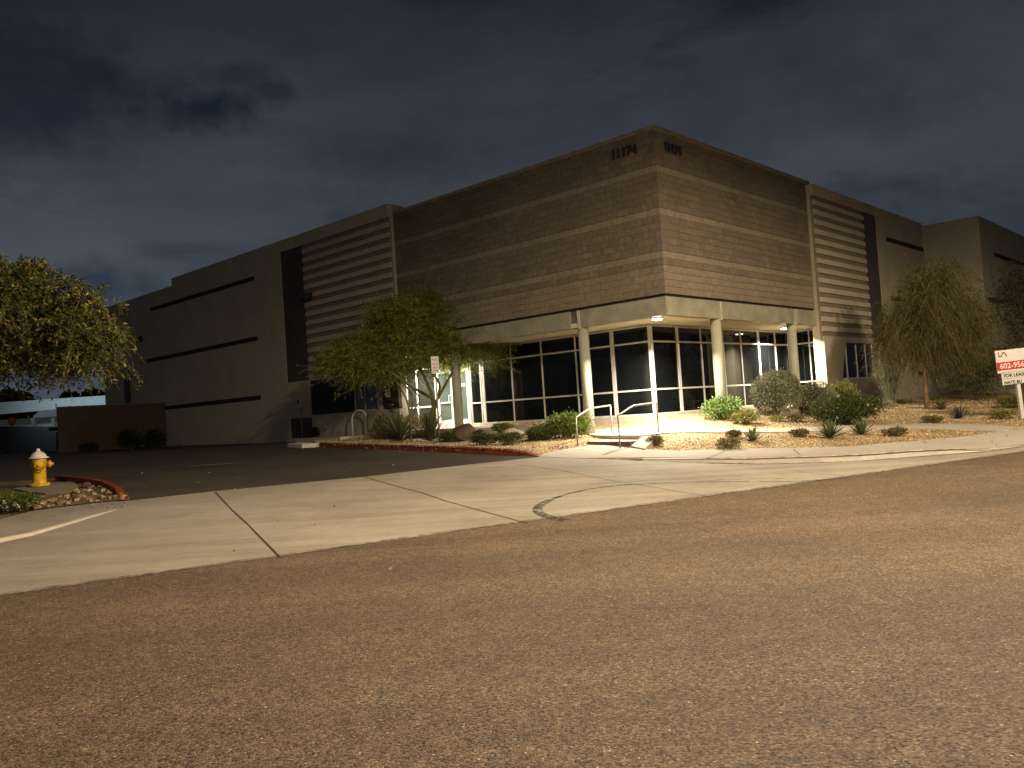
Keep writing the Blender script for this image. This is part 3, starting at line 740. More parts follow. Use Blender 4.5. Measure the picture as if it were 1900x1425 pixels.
# things mounted on the building
def wall_light(b, z, lab, a=-.25):
    t = empty('wall_light', bw(a, b, z), BZ, lab, 'wall light', 'unlit wall lights on the left wing')
    o = MB().box(-.03, 0, -.13, .13, -.16, .16).build('mount', DARKM, t)
    m = MB(); m.prism([(-.30, -.10), (.0, -.10), (.0, .16), (-.10, .16), (-.30, .02)], 'b', -.24, .24)
    m.v = [(x, y, zz) for x, y, zz in m.v]; m.build('hood', DARKM, t, bevel=.02)
    MB().box(-.27, -.03, -.19, .19, -.115, -.10).build('lens', simple('unlit_lens', (.06, .06, .06), .3), t)
    return t
wall_light(16.85, 6.72, 'black hooded wall light against the striped slats')
wall_light(33.3, 6.72, 'black hooded wall light on the plain far left wall', -.22)
def soffit_light(a, b, lab, p, r=.11):
    t = empty('soffit_light', bw(a, b, 3.86), BZ, lab, 'soffit light', 'lit soffit lights over the entry')
    m = MB().box(-.13, .13, -.13, .13, -.045, -.0); m.build('housing', ALU, t)
    MB().box(-.10, .10, -.10, .10, -.075, -.045).build('lens', emis('lit_lens', (1, .93, .74), 30), t)
    l = bpy.data.lights.new('soffit_lamp', 'AREA'); l.shape = 'DISK'; l.size = .2; l.energy = p; l.color = (1, .93, .77); l.spread = math.radians(140)
    lo = bpy.data.objects.new('soffit_lamp', l); col.objects.link(lo); lo.location = bw(a, b, 3.86-.09)
    return t
soffit_light(.34, .55, 'lit soffit light at the building corner', 1000)
soffit_light(9.1, .85, 'lit soffit light just behind the last column on the right facade', 640)
soffit_light(.95, 9.55, 'lit soffit light nearest the doors, half behind the tree crown', 480)
soffit_light(.95, 12.2, 'lit soffit light at the far end of the entry, behind the tree', 420)

def text_mesh(txt, size, mat, name, parent=None, ext=.004, align='LEFT', bold=0.0):
    c = bpy.data.curves.new('t', 'FONT'); c.body = txt; c.size = size; c.extrude = ext; c.align_x = align; c.offset = bold; c.resolution_u = 3
    o = bpy.data.objects.new('t', c); col.objects.link(o)
    bpy.context.view_layer.update()
    me = bpy.data.meshes.new_from_object(o.evaluated_get(bpy.context.evaluated_depsgraph_get()))
    bpy.data.objects.remove(o); me.materials.clear(); me.materials.append(mat)
    n = bpy.data.objects.new(name, me); col.objects.link(n)
    if parent: n.parent = parent
    return n
# address numerals: each face of the corner
X90 = Matrix.Rotation(math.pi/2, 4, 'X')
n1 = text_mesh('11174', .36, BLK, 'address_numerals', bld, .03, 'LEFT', .012)
n1.matrix_local = Matrix.Translation((-.035, 1.48, 8.52)) @ Matrix.Rotation(-math.pi/2, 4, 'Z') @ X90
n1['label'] = 'black address numerals 11174 on the left face'
n2 = text_mesh('11174', .36, BLK, 'address_numerals', bld, .03, 'LEFT', .012)
n2.matrix_local = Matrix.Translation((.42, -.035, 8.50)) @ X90
n2['label'] = 'black address numerals 11174 on the right face'

# notice beside the louvre window
nt_ = empty('wall_notice', bw(-.24, 12.1, 2.62), BZ, 'narrow pale notice board on the brown recess by the doors', 'notice')
MB().box(-.03, 0, -.13, .13, -.33, .33).build('board', WHT, nt_, bevel=.004)
MB().box(-.034, -.03, -.07, .07, -.02, .13).build('picture', SBLK, nt_)
for k in range(5): MB().box(-.034, -.03, -.09, .09-.02*(k % 2), -.08-.045*k, -.065-.045*k).build('printed_line', simple('print_grey', (.35, .33, .31)), nt_)
MB().lathe([(.055, -.034), (.055, -.03)], (0, 0, .23), 18, 'x').build('emblem', simple('print_grey2', (.3, .28, .28)), nt_)
ft = empty('wall_tap', bw(-.25, 11.75, 1.95), BZ, 'small dark tap with a pale handle low on the entry wall', 'tap')
MB().tube([(0, 0, 0), (-.12, 0, 0), (-.14, 0, -.08)], .03, 8).build('spout', DARKM, ft); MB().lathe([(.05, .05), (.05, .065)], (-.09, 0, 0), 10).build('handle', WHT, ft)
mt = empty('meter_box', bw(-.25, 17.9, 2.4), BZ, 'small pale meter box with a thin conduit below', 'meter box')
MB().box(-.14, 0, -.13, .13, -.22, .22).build('box', simple('meter_grey', (.34, .33, .31)), mt, bevel=.01); MB().tube([(-.07, -.05, -.22), (-.07, -.05, -1.4)], .018, 8).build('conduit', GALV, mt)
MB().lathe([(.07, -.155), (.07, -.14)], (0, 0, .05), 16, 'x').build('dial', DARKM, mt)
vt = empty('wall_vent', bw(19.9, -.26, 1.95), BZ, 'small dark hose bib on the tan wall behind the slim tree trunk', 'hose bib')
MB().tube([(0, 0, 0), (0, -.12, 0), (0, -.15, -.1)], .06, 8).build('spout', DARKM, vt); MB().lathe([(.11, .08), (.11, .1)], (0, -.08, 0), 12).build('handle', DARKM, vt)

# ------------------------------------------------------------------ steps and rails
f0, f1 = onlev(1090, 827, .42), onlev(1169, 827.5, .42)
ex = (f1-f0); ex.z = 0; wst = ex.length; ex.normalize(); ey = Vector((-ex.y, ex.x, 0))
stp = empty('entry_steps', f0, math.atan2(ex.y, ex.x), 'two brown faced concrete steps up to the lit walk', 'steps')
l0 = onlev(1106, 807.5, ZL); dd = (l0-f0).dot(ey); off = (l0-f0).dot(ex)
RIS = simple('step_riser', (.16, .115, .085), .85, .2, var=.2)
wl_ = (onlev(1184.5, 807.5, ZL)-l0).length
def toL(p): q = p-f0; return (q.dot(ex), q.dot(ey))
MB().box(0, wst, 0, dd+.1, -.35, .100).build('step', RIS, stp, bevel=.008)
MB().box(-.02, wst+.02, -.02, dd+.1, .100, .115).build('tread', WALK, stp)
MB().box(off, off+wl_, dd, dd+.5, -.35, .205).build('step', RIS, stp, bevel=.008)
ldg = [onlev(1080, 803, ZL), onlev(1104, 807.5, ZL), onlev(1186, 807.5, ZL), onlev(1224, 804, ZL), onlev(1246, 796.5, ZL), onlev(1088, 796, ZL)]
mb = MB(); q = [toL(p) for p in ldg]; n = len(q)
mb.v = [(x, y, .0) for x, y in q]+[(x, y, .23) for x, y in q]; mb.f = [tuple(range(n)), tuple(range(n, 2*n))]+[(i, (i+1) % n, (i+1) % n+n, i+n) for i in range(n)]
mb.build('landing', WALK, stp)
# low cheek wall right of the steps
ck = [toL(onlev(1171, 828, .42)), toL(onlev(1196, 834, .36)), toL(onlev(1222, 806, ZL)), toL(onlev(1188, 808, ZL))]
zc = [.01, -.04, .205, .205]
mb = MB(); mb.v = [(x, y, -.3) for x, y in ck]+[(ck[i][0], ck[i][1], zc[i]) for i in range(4)]; mb.f = [(0, 1, 2, 3), (4, 5, 6, 7)]+[(i, (i+1) % 4, (i+1) % 4+4, i+4) for i in range(4)]
mb.build('cheek_wall', WALK, stp)
def handrail(fb, rb, lab):
    p0 = onlev(*fb, .42); p1 = onlev(*rb, ZL); t = empty('handrail', p0, 0, lab, 'handrail', 'metal handrails at the entry steps')
    d = p1-p0; h = .80; k = d.xy.length; dx = Vector((d.x, d.y, 0)); 
    a = Vector((0, 0, -.05)); b = Vector((0, 0, h-.02)); m = dx*.42+Vector((0, 0, h+.20)); e = dx+Vector((0, 0, h+.24)); g = dx+Vector((0, 0, ZL-.42-.02))
    MB().tube([a, b], .022, 10).build('post', GALV, t, smooth=True); MB().tube([g, e+Vector((0, 0, -.02))], .022, 10).build('post', GALV, t, smooth=True)
    MB().tube([b-Vector((0, 0, .01)), b+Vector((0, 0, .01))+dx*.02, m-dx*.02, m+dx*.03, e], .024, 10).build('rail', GALV, t, smooth=True)
handrail((1072, 829), (1136, 804.5), 'left metal handrail, nearest the leafy green bush')
handrail((1150.5, 829), (1222, 803), 'right metal handrail, nearest the open gravel')

# bike rack hoops
RACKM = simple('rack_paint', (.62, .58, .48), .5, .4, var=.1)
def hoop(px0, px1, py, h, lab, z=.95):
    p0 = onlev(px0, py, z); p1 = onlev(px1, py-1.5, z); t = empty('bike_rack', p0, 0, lab, 'bike rack', 'bike rack hoops')
    d = p1-p0; w = d.length; pts = [Vector((0, 0, -.1))]
    for k in range(13): a = math.pi*k/12; pts.append(d*(.5-.5*math.cos(a))+Vector((0, 0, h-w/2+w/2*math.sin(a))))
    pts.append(d+Vector((0, 0, -.1))); MB().tube(pts, .03, 10).build('hoop', RACKM, t, smooth=True)
hoop(655, 682.5, 808, .95, 'pale metal bike rack hoop in front of the dark window')
t = empty('ramp_rail', onlev(681, 807, .95), 0, 'thin metal rail sloping down behind the bike rack', 'rail')
MB().tube([(0, .3, .0), (0, .3, .78), (.62, .3, .52), (.62, .3, 0)], .022, 8).build('rail', GALV, t, smooth=True)

# ------------------------------------------------------------------ signs
sp = bed(1897, 776); sgn = empty('lease_sign', sp, math.radians(0), 'white and red FOR LEASE sign on a leaning white post', 'sign')
D = Matrix.Rotation(math.radians(3.0), 4, 'Y')       # the post leans
def sgn_add(o, x, y, z): o.matrix_local = D.inverted() @ Matrix.Translation((x, y, z)) @ o.matrix_local; return o
dist = sp.y; ppm = F/dist
zt = lambda py: EYE + (698.5-py)/ppm - sp.z
post = MB().box(-.05, .05, -.05, .05, -.3, 1.75).build('post', WHT, sgn, bevel=.006); post.matrix_local = D.inverted()
S = .0
x0 = (1849-1886)/ppm; W = 1.2
zT, zM, zB = zt(645.5), zt(687.5), zt(710)
def px_(p): return (p-1849)/ppm
pan = MB().box(x0, x0+W, -.09, -.055, zM, zT).build('main_panel', WHT, sgn, bevel=.003); pan.matrix_local = D.inverted()
rb0, rb1 = zt(682.5), zt(667.5)
rb = MB().box(x0+.002, x0+W-.002, -.096, -.09, rb0, rb1).build('red_band', SRED, sgn); rb.matrix_local = D.inverted()
rd = MB().box(x0+.10, x0+W-.06, -.085, -.055, zB, zM-.012).build('rider_panel', WHT, sgn, bevel=.003); rd.matrix_local = D.inverted()
def put_text(txt, size, mat, x, z, y, name, bold=0.006):
    o = text_mesh(txt, size, mat, name, sgn, .002, 'LEFT', bold); o.matrix_local = D.inverted() @ Matrix.Translation((x, y, z)) @ X90; return o
put_text('602-956-7', (rb1-rb0)*.92, WHT, x0+.075, rb0+(rb1-rb0)*.20, -.099, 'phone_number', .005)
put_text('FOR LEASE', .135, SBLK, x0+.15, zM-.012-.125, -.088, 'lettering', .004)
put_text('NATE BU', .125, SBLK, x0+.145, zB+.02, -.088, 'lettering', .004)
lm = MB().box(x0+.11, x0+W-.07, -.0875, -.085, (zM+zB)/2-.003-.006, (zM+zB)/2+.0).build('rule', SBLK, sgn); lm.matrix_local = D.inverted()
lg = MB(); ws = .03; zl = zT-.05
def seg(p, q, w=.032):
    p = Vector((p[0], 0, p[1])); q = Vector((q[0], 0, q[1])); d = (q-p).normalized(); nn = Vector((-d.z, 0, d.x))*w/2; vs = []
    for y in (-.094, -.09):
        for k in (p-nn, p+nn, q+nn, q-nn): vs.append((k.x, y, k.z))
    lg.add(vs, [(0, 1, 2, 3), (4, 5, 6, 7), (0, 1, 5, 4), (1, 2, 6, 5), (2, 3, 7, 6), (3, 0, 4, 7)])
lx = x0+.085; 
for a, b in (((lx, zl), (lx+.012, zl-.13)), ((lx+.0, zl-.125), (lx+.075, zl-.125)), ((lx+.075, zl-.13), (lx+.135, zl-.015)), ((lx+.125, zl-.02), (lx+.17, zl-.02)), ((lx+.165, zl-.01), (lx+.235, zl-.14))): seg(a, b)
lo = lg.build('emblem', SRED, sgn, fixn=False); lo.matrix_local = D.inverted()

pp = bed(816, 820); ps = empty('parking_sign', pp, math.radians(8), 'white sign with red lettering on a thin post in front of the tree', 'sign')
k = F/pp.y; hz = 772
MB().tube([(0, 0, -.2), (0, 0, (820-662)/k)], .028, 8).build('post', GALV, ps, smooth=True)
zs1 = (820-661)/k; zs0 = (820-693)/k
MB().box(-.125, .125, -.05, -.03, zs0, zs1).build('plate', WHT, ps, bevel=.01)
hs = zs1-zs0
for txt, fz, sz in (('NO', .74, .115), ('PARKING', .52, .052), ('FIRE', .30, .075), ('LANE', .13, .075)):
    o = text_mesh(txt, sz, SRED, 'lettering', ps, .001, 'CENTER', .001); o.matrix_local = Matrix.Translation((0, -.053, zs0+hs*fz)) @ X90

# ------------------------------------------------------------------ hydrant
hp = isl(74, 905); kz = hp.z+.03
hy = empty('fire_hydrant', (hp.x, hp.y, kz), math.radians(28), 'yellow fire hydrant with a white bonnet on a concrete slab', 'hydrant')
K = .79/.79
bd = MB().lathe([(.20, .0), (.205, .025), (.20, .05), (.142, .06), (.135, .10), (.135, .42), (.146, .44), (.150, .47), (.146, .50), (.152, .52), (.155, .60), (.150, .605)], n=28)
bd.build('barrel', HYY, hy, smooth=True)
fl = MB()
for k_ in range(8):
    a = k_*math.pi/4; fl.lathe([(.016, .05), (.016, .075)], (.175*math.cos(a), .175*math.sin(a), 0), 6)
fl.build('flange_bolts', HYY, hy)
bn = MB().lathe([(.195, .600), (.205, .615), (.195, .632), (.158, .642), (.150, .67), (.132, .70), (.10, .73), (.06, .75), (.055, .757), (.04, .765), (.036, .81), (.02, .82)], n=28)
bn.build('bonnet', HYW, hy, smooth=True)
nz = MB().lathe([(.062, .12), (.062, .18), (.078, .182), (.078, .22), (.066, .24), (.028, .245), (.026, .285)], (0, 0, .47), 18, 'x'); nz.build('side_nozzle', HYY, hy, smooth=True)
nf = MB(); nf.lathe([(.082, -.12), (.082, -.165), (.095, -.167), (.095, -.205), (.07, -.22), (.028, -.225), (.026, -.25)], (.0, .02, .46), 20, 'y'); nf.build('front_nozzle', HYY, hy, smooth=True)
ch = MB(); pts = [(-.10+.2*i/10, -.150-.01*math.sin(i*math.pi/10), .42-.11*math.sin(i*math.pi/10)) for i in range(11)]; ch.tube(pts, .007, 6); ch.build('chain', simple('chain_brown', (.16, .07, .01)), hy)
MB().lathe([(.10, -.35), (.10, .0)], n=16).build('riser', simple('riser_dark', (.06, .045, .03)), hy)

# ------------------------------------------------------------------ rocks
def rock_mesh(sx, sy, sz, seed, sub=3, rough=.28, flat=.0):
    bm = bmesh.new(); bmesh.ops.create_icosphere(bm, subdivisions=sub, radius=1)
    o = Vector((seed*3.1, seed*7.7, seed*1.3))
    rnd = random.Random(seed); planes = [(Vector((rnd.gauss(0, 1), rnd.gauss(0, 1), rnd.gauss(.2, 1))).normalized(), rnd.uniform(.50, .86)) for _ in range(16)]
    for v in bm.verts:
        p = v.co.normalized(); r = 1+rough*noise.noise(p*1.3+o)+rough*.4*noise.noise(p*3.4+o)+rough*.15*noise.noise(p*8+o)
        q = p*r
        for nn, dd_ in planes:
            e = q.dot(nn)-dd_
            if e > 0: q -= nn*e*.97
        v.co = Vector((q.x*sx, q.y*sy, q.z*sz))
    me = bpy.data.meshes.new('rock'); bm.to_mesh(me); bm.free()
    for p in me.polygons: p.use_smooth = sub > 2
    return me
def rock(name, P, sx, sy, sz, seed, mat, lab, cat='boulder', group=None, sub=4, rz=0, sink=.25):
    me = rock_mesh(sx, sy, sz, seed, sub); me.materials.append(mat)
    o = bpy.data.objects.new(name, me); col.objects.link(o); o.location = (P.x, P.y, P.z+sz*(1-sink*2)*.9); o.rotation_euler = (0, 0, rz)
    return tag(o, lab, cat, group)
def dims(P, wpx, hpx): k = P.y/F; return wpx*k/2, hpx*k/2
P = bed(864, 817); sx, sz = dims(P, 52, 40); rock('boulder', P, sx*1.12, .42, sz*1.2, 3, BOULD, 'large dark brown boulder left of the pair by the doors')
P = bed(899, 818); sx, sz = dims(P, 58, 34); rock('boulder', P, sx*1.1, .40, sz*1.15, 8, BOULD, 'sloping brown boulder leaning on the largest dark boulder')
P = bed(953, 813); sx, sz = dims(P, 52, 24); rock('boulder', P, sx*1.1, .45, sz*1.2, 12, BOULP, 'pale tan boulder behind the low shrubs')
P = bed(1880, 742); sx, sz = dims(P, 26, 26); rock('boulder', P, sx, .35, sz*1.1, 17, BOULP, 'pale boulder behind the lease sign post')
rk = [simple('rubble_%d' % i, c, .9, .15, var=.3, scale=8, bmp=.6, bscale=30, fine=.25) for i, c in enumerate([(.33, .25, .15), (.24, .155, .09), (.14, .085, .06), (.13, .12, .12), (.40, .32, .20)])]
rr = random.Random(5)
RK = []
for i in range(115):
    x = 62+168*rr.random(); yb = lerp_tab([(0, 963), (60, 948), (140, 938), (200, 931.5), (240, 929.5)], x)
    top = lerp_tab([(60, 9), (110, 14), (140, 24), (165, 36), (190, 30), (212, 16), (228, 7)], x); RK.append((x, yb-3-top*rr.random()**1.1))
RK += [(8, 953), (22, 950), (36, 947), (50, 944), (62, 941), (30, 940), (190, 907), (178, 908), (166, 908), (156, 912)]
for i, (x, y) in enumerate(RK):
    P = isl(x, y)
    if in_poly(P.x, P.y, [(p.x, p.y) for p in pd]): continue
    r = rr.uniform(.04, .105) if x > 130 else rr.uniform(.035, .085)
    if i % 13 == 0: r *= 1.5
    m_ = rr.choice([0, 0, 1, 1, 1, 2, 2, 3, 4])
    rock('rubble_stone', P, r, r*rr.uniform(.6, 1), r*rr.uniform(.4, .8), 40+i, rk[m_], 'rough tan or brown rubble stone edging the hydrant island', 'stone', 'rubble stones edging the hydrant island', 2, rr.uniform(0, 3), .22)

# ------------------------------------------------------------------ plants
L_SAGE = mat_island('sage_leaves', [(.15, .15, .085), (.24, .235, .14), (.33, .32, .21)], .8, .15)
L_GREEN = mat_island('green_leaves', [(.05, .075, .012), (.105, .14, .022), (.18, .21, .05)], .6, .25)
L_DEEP = mat_island('deep_leaves', [(.028, .040, .010), (.055, .072, .016), (.10, .12, .03)], .5, .2)
L_YEL = mat_island('yellow_leaves', [(.11, .12, .02), (.19, .18, .04), (.27, .24, .08)], .6, .25)
L_LIGHT = mat_island('bright_leaves', [(.09, .15, .03), (.17, .26, .06), (.28, .38, .12)], .55, .3)
L_DRY = mat_island('dry_leaves', [(.09, .055, .02), (.14, .10, .03), (.18, .15, .05)], .8, .15)
L_AGV = mat_island('agave_blades', [(.06, .075, .030), (.11, .125, .05), (.19, .195, .08)], .5, .1)
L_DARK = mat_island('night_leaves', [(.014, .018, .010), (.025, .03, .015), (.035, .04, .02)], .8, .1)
L_PALO = mat_island('palo_verde_leaves', [(.06, .085, .009), (.14, .17, .018), (.30, .32, .05)], .6, .35)
L_ACAC = mat_island('drooping_leaves', [(.014, .024, .004), (.032, .046, .006), (.07, .082, .010), (.11, .115, .016), (.32, .26, .06)], .55, .25)
L_MESQ = mat_island('mesquite_leaves', [(.030, .036, .010), (.055, .066, .014), (.10, .108, .022)], .7, .3)
def leaf_quads(P, dirs, length, width, rng):
    """diamond leaves at P (n,3) along dirs (n,3)"""
    n = len(P); dirs = dirs/np.linalg.norm(dirs, axis=1, keepdims=True)
    r = rng.normal(size=(n, 3)); side = np.cross(dirs, r); side /= np.linalg.norm(side, axis=1, keepdims=True)+1e-9
    L = length*(.6+.8*rng.random((n, 1))); W = width*(.6+.8*rng.random((n, 1)))
    a = P; c = P+dirs*L; b = P+dirs*L*.45+side*W*.5; d = P+dirs*L*.45-side*W*.5
    return np.stack([a, b, c, d], 1).reshape(-1, 3)
def foliage(name, P, dirs, L, W, mat, parent, rng): return np_mesh(name, leaf_quads(P, dirs, L, W, rng), 4, mat, parent)
def shrub(P, rx, ry, h, n, leaf, mat, lab, cat='shrub', group=None, seed=1, flowers=0, lumps=5, base=.08, hollow=.55, stems=9, smat=None, name='shrub', spiky=.5, jit=.16):
    rng = np.random.default_rng(seed); t = empty(name, P, 0, lab, cat, group)
    cen = [(0, 0, h*.55, 1.0)]
    for k in range(lumps):
        a = 2*math.pi*(k+rng.random())/lumps; cen.append((rx*.45*math.cos(a), ry*.45*math.sin(a), h*(.35+.35*rng.random()), .55+.25*rng.random()))
    pts = []; dr = []
    per = n//len(cen)
    for cx, cy, czz, s_ in cen:
        v = rng.normal(size=(per, 3)); v /= np.linalg.norm(v, axis=1, keepdims=True)
        r = (hollow+(1-hollow)*rng.random((per, 1))**.5)*(1+jit*rng.normal(size=(per, 1)))
        q = v*r*np.array([rx, ry, h*.5])*s_ + np.array([cx, cy, czz]); pts.append(q); dr.append(v+.8*rng.normal(size=(per, 3))*spiky+np.array([0, 0, .4]))
    q = np.vstack(pts); d = np.vstack(dr); m = q[:, 2] > base*h*rng.random(len(q)); q, d = q[m], d[m]
    foliage('foliage', q, d, leaf, leaf*.5, mat, t, rng)
    sm = MB()
    for k in range(stems):
        a = 2*math.pi*rng.random(); r = .25+.5*rng.random()
        sm.tube([(rx*.08*math.cos(a), ry*.08*math.sin(a), -.05), (rx*r*.5*math.cos(a), ry*r*.5*math.sin(a), h*.35), (rx*r*math.cos(a), ry*r*math.sin(a), h*.75)], [.014, .010, .004], 5)
    sm.build('stem', smat or BARK, t)
    if flowers:
        k = rng.integers(0, len(q), flowers); fq = q[k]*1.03; fm = MB()
        for p in fq:
            for a in range(4): fm.add([p, p+np.array([.03*math.cos(a*1.57), .01, .03*math.sin(a*1.57)]), p+np.array([.042*math.cos(a*1.57+.6), -.01, .042*math.sin(a*1.57+.6)]), p+np.array([.03*math.cos(a*1.57+1.2), .01, .03*math.sin(a*1.57+1.2)])], [(0, 1, 2, 3)])
        fm.build('flowers', WHT, t, fixn=False)
    return t
def agave(P, r, h, n, lab, group=None, seed=1, mat=None, w=.055, name='agave', cat='agave', droop=.0, upr=.4, jit=.25):
    rng = random.Random(seed); t = empty(name, P, rng.uniform(0, 3), lab, cat, group); mb = MB()
    for k in range(n):
        a = k*2.39996+rng.uniform(-jit, jit); f = (k+.5)/n          # outer blades low, inner upright
        el = math.radians(8+78*f**1.0+rng.uniform(-6, 6)) if upr < .5 else math.radians(25+62*f+rng.uniform(-10, 10))
        L = (r*math.cos(el)+h*math.sin(el))*rng.uniform(.82, 1.08)
        dx, dy = math.cos(a), math.sin(a); sx_, sy_ = -dy, dx
        prev = None; S_ = 5
        for i in range(S_+1):
            u = i/S_; rad = L*u*math.cos(el)+droop*L*u*u*.3; z = L*u*math.sin(el)-droop*L*u*u*.5
            ww = w*(1-u)**.7*(.75+.6*u)*(1 if i else .8)
            row = [(dx*rad+sx_*ww, dy*rad+sy_*ww, z+ww*.5), (dx*rad, dy*rad, z), (dx*rad-sx_*ww, dy*rad-sy_*ww, z+ww*.5)]
            mb.v += row; b = len(mb.v)
            if i: mb.f += [(b-6, b-5, b-2, b-3), (b-5, b-4, b-1, b-2)]
    o = mb.build('blades', mat or L_AGV, t, fixn=False); return t
def S(px, py, wpx, hpx, *a, **k):
    P = bed(px, py); q = P.y/F; return shrub(P, wpx*q/2, wpx*q/2*k.pop('dep', .9), hpx*q, *a, **k)
def A(px, py, wpx, hpx, n, *a, **k):
    P = bed(px, py); q = P.y/F; return agave(P, wpx*q/2, hpx*q, n, *a, **k)
S(1441, 772, 88, 80, 24000, .055, L_SAGE, 'large rounded grey green sage bush before the glass corner', seed=2, hollow=.86, base=.30, lumps=7, jit=.05, spiky=.9, name='sage_bush', cat='bush', stems=22)
S(1517, 770, 66, 59, 16000, .055, L_SAGE, 'smaller clipped sage bush beside the white wing corner', seed=3, hollow=.86, base=.34, lumps=7, jit=.05, spiky=.9, name='sage_bush', cat='bush', stems=22)
S(1340, 778, 64, 39, 3600, .075, L_LIGHT, 'brightly lit light green shrub at the foot of a column', seed=4)
S(1381, 787, 44, 24, 2200, .06, L_YEL, 'small yellow green shrub right of the brightest green one', seed=5)
S(1443, 782, 26, 10, 500, .05, L_YEL, 'tiny sprig below the larger sage bush', seed=6, stems=3)
S(1572, 787, 116, 48, 8000, .075, L_DEEP, 'wide dark green bush dotted with white flowers', seed=7, flowers=24, lumps=7, cat='bush')
S(1562, 758, 56, 46, 3000, .09, L_YEL, 'hazy yellowish shrub behind the white flowered bush', seed=8, spiky=.8)
S(1478, 783, 30, 14, 500, .06, L_DRY, 'low brown twigs under the clipped sage bush', seed=9, stems=8)
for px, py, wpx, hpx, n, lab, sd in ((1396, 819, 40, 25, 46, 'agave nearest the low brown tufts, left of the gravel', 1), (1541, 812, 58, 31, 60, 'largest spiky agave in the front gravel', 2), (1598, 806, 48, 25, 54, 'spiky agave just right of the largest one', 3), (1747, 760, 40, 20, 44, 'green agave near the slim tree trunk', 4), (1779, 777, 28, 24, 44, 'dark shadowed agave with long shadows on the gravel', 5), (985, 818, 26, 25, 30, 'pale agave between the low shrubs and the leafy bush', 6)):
    A(px, py, wpx, hpx, n, lab, 'agaves in the gravel', sd, DARK if sd == 5 else None, w=.03)  # charcoal colour paints in the shade of the backlit agave
for px, py, wpx, hpx, lab, m_, sd in ((1352, 833, 42, 20, 'brown green tuft nearest the kerb, left of the agaves', L_DRY, 1), (1362, 811, 24, 12, 'small tuft just above the brown green one', L_DRY, 2), (1216, 826, 30, 17, 'lone dry tuft right of the steps', L_DRY, 3), (1483, 809, 30, 12, 'flat reddish tuft between two agaves', L_DRY, 4), (1659, 808, 44, 14, 'flat tuft below the narrow path', L_DRY, 5), (1731, 784, 36, 12, 'dry rounded tuft above the narrow path', L_DRY, 6), (1861, 777, 42, 17, 'dome shaped olive tuft left of the sign post', L_YEL, 7), (1642, 758, 38, 14, 'grey dead tuft under the tall broom shrub', L_SAGE, 8)):
    S(px, py, wpx, hpx, 900, .05, m_, lab, seed=20+sd, name='desert_tuft', cat='tuft', group='low tufts in the gravel', lumps=4, stems=6, base=.0, spiky=.8)
S(1878, 757, 44, 24, 1500, .06, L_YEL, 'olive shrub behind the lease sign post', seed=31)
S(1056, 812, 74, 44, 5200, .075, L_GREEN, 'full leafy green bush beside the left handrail', seed=32, lumps=6, cat='bush')
S(1007, 816, 56, 27, 2800, .065, L_DEEP, 'low dark bush left of the full leafy one', seed=33)
S(933, 806, 38, 20, 1600, .06, L_GREEN, 'small green shrub behind the sloping boulder', seed=34)
S(900, 826, 46, 22, 1600, .055, L_DEEP, 'low shrub in front of the sloping boulder', seed=35)
S(946, 825, 44, 22, 1500, .055, L_DEEP, 'low shrub in front of the pale boulder', seed=36)
S(836, 820, 34, 18, 1200, .055, L_DEEP, 'low dark shrub at the foot of the parking sign', seed=37)
S(716, 812, 44, 44, 2600, .06, L_DRY, 'brown twiggy shrub beside the bike rack', seed=38, spiky=.8)
S(766, 806, 60, 36, 2600, .06, L_DRY, 'dark leafy shrub behind the spiky yuccas', seed=39)
A(742, 818, 84, 62, 170, 'dense grassy yucca at the left of the tree', 'grassy yuccas under the tree', 7, w=.022, name='yucca', cat='yucca', upr=.8, droop=.25)
A(798, 819, 80, 62, 170, 'dense grassy yucca under the tree trunk', 'grassy yuccas under the tree', 8, w=.022, name='yucca', cat='yucca', upr=.8, droop=.25)
for i, (px, py, wpx, hpx, lab) in enumerate(((590, 815, 26, 20, 'dim small shrub by the dark access panel'), (631, 813, 34, 26, 'dim leafy shrub left of the bike rack'))):
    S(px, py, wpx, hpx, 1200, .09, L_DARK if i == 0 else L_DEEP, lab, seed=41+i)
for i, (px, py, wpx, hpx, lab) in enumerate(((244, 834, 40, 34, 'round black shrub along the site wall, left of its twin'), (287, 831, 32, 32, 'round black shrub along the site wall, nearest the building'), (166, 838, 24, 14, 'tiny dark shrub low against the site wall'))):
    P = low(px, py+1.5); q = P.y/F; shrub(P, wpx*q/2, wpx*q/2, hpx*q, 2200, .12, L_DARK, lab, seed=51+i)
P = isl(14, 950); shrub(P, .50, .4, .28, 1500, .07, L_GREEN, 'low green plant with pale blooms at the left edge', seed=61, flowers=16)

# tall broom shrub: upright stems with thin foliage
def broom(P, w, h, lab, seed):
    rng = np.random.default_rng(seed); t = empty('desert_broom', P, 0, lab, 'shrub'); mb = MB(); Q = []; Dd = []
    for k in range(46):
        a = rng.random()*6.283; sp_ = rng.random()**.6; top = np.array([w*sp_*math.cos(a)*.5, w*sp_*math.sin(a)*.5, h*(.45+.55*rng.random())*(1-.25*sp_)])
        m = top*np.array([.35, .35, .5]); mb.tube([(top[0]*.08, top[1]*.08, -.05), m, top], [.022, .014, .004], 5)
        for j in range(46):
            u = .15+.85*rng.random(); p = m*2*u if u < .5 else m+(top-m)*(u-.5)*2
            Q.append(p+rng.normal(size=3)*.05); Dd.append(np.array([top[0]*.3, top[1]*.3, 1])+rng.normal(size=3)*.5)
    foliage('foliage', np.array(Q), np.array(Dd), .20, .014, L_SAGE, t, rng); mb.build('stem', BARKG, t); return t
P = bed(1655, 755); broom(P, 60*P.y/F, 118*P.y/F, 'tall upright broom shrub beside the dark right wing window', 71)

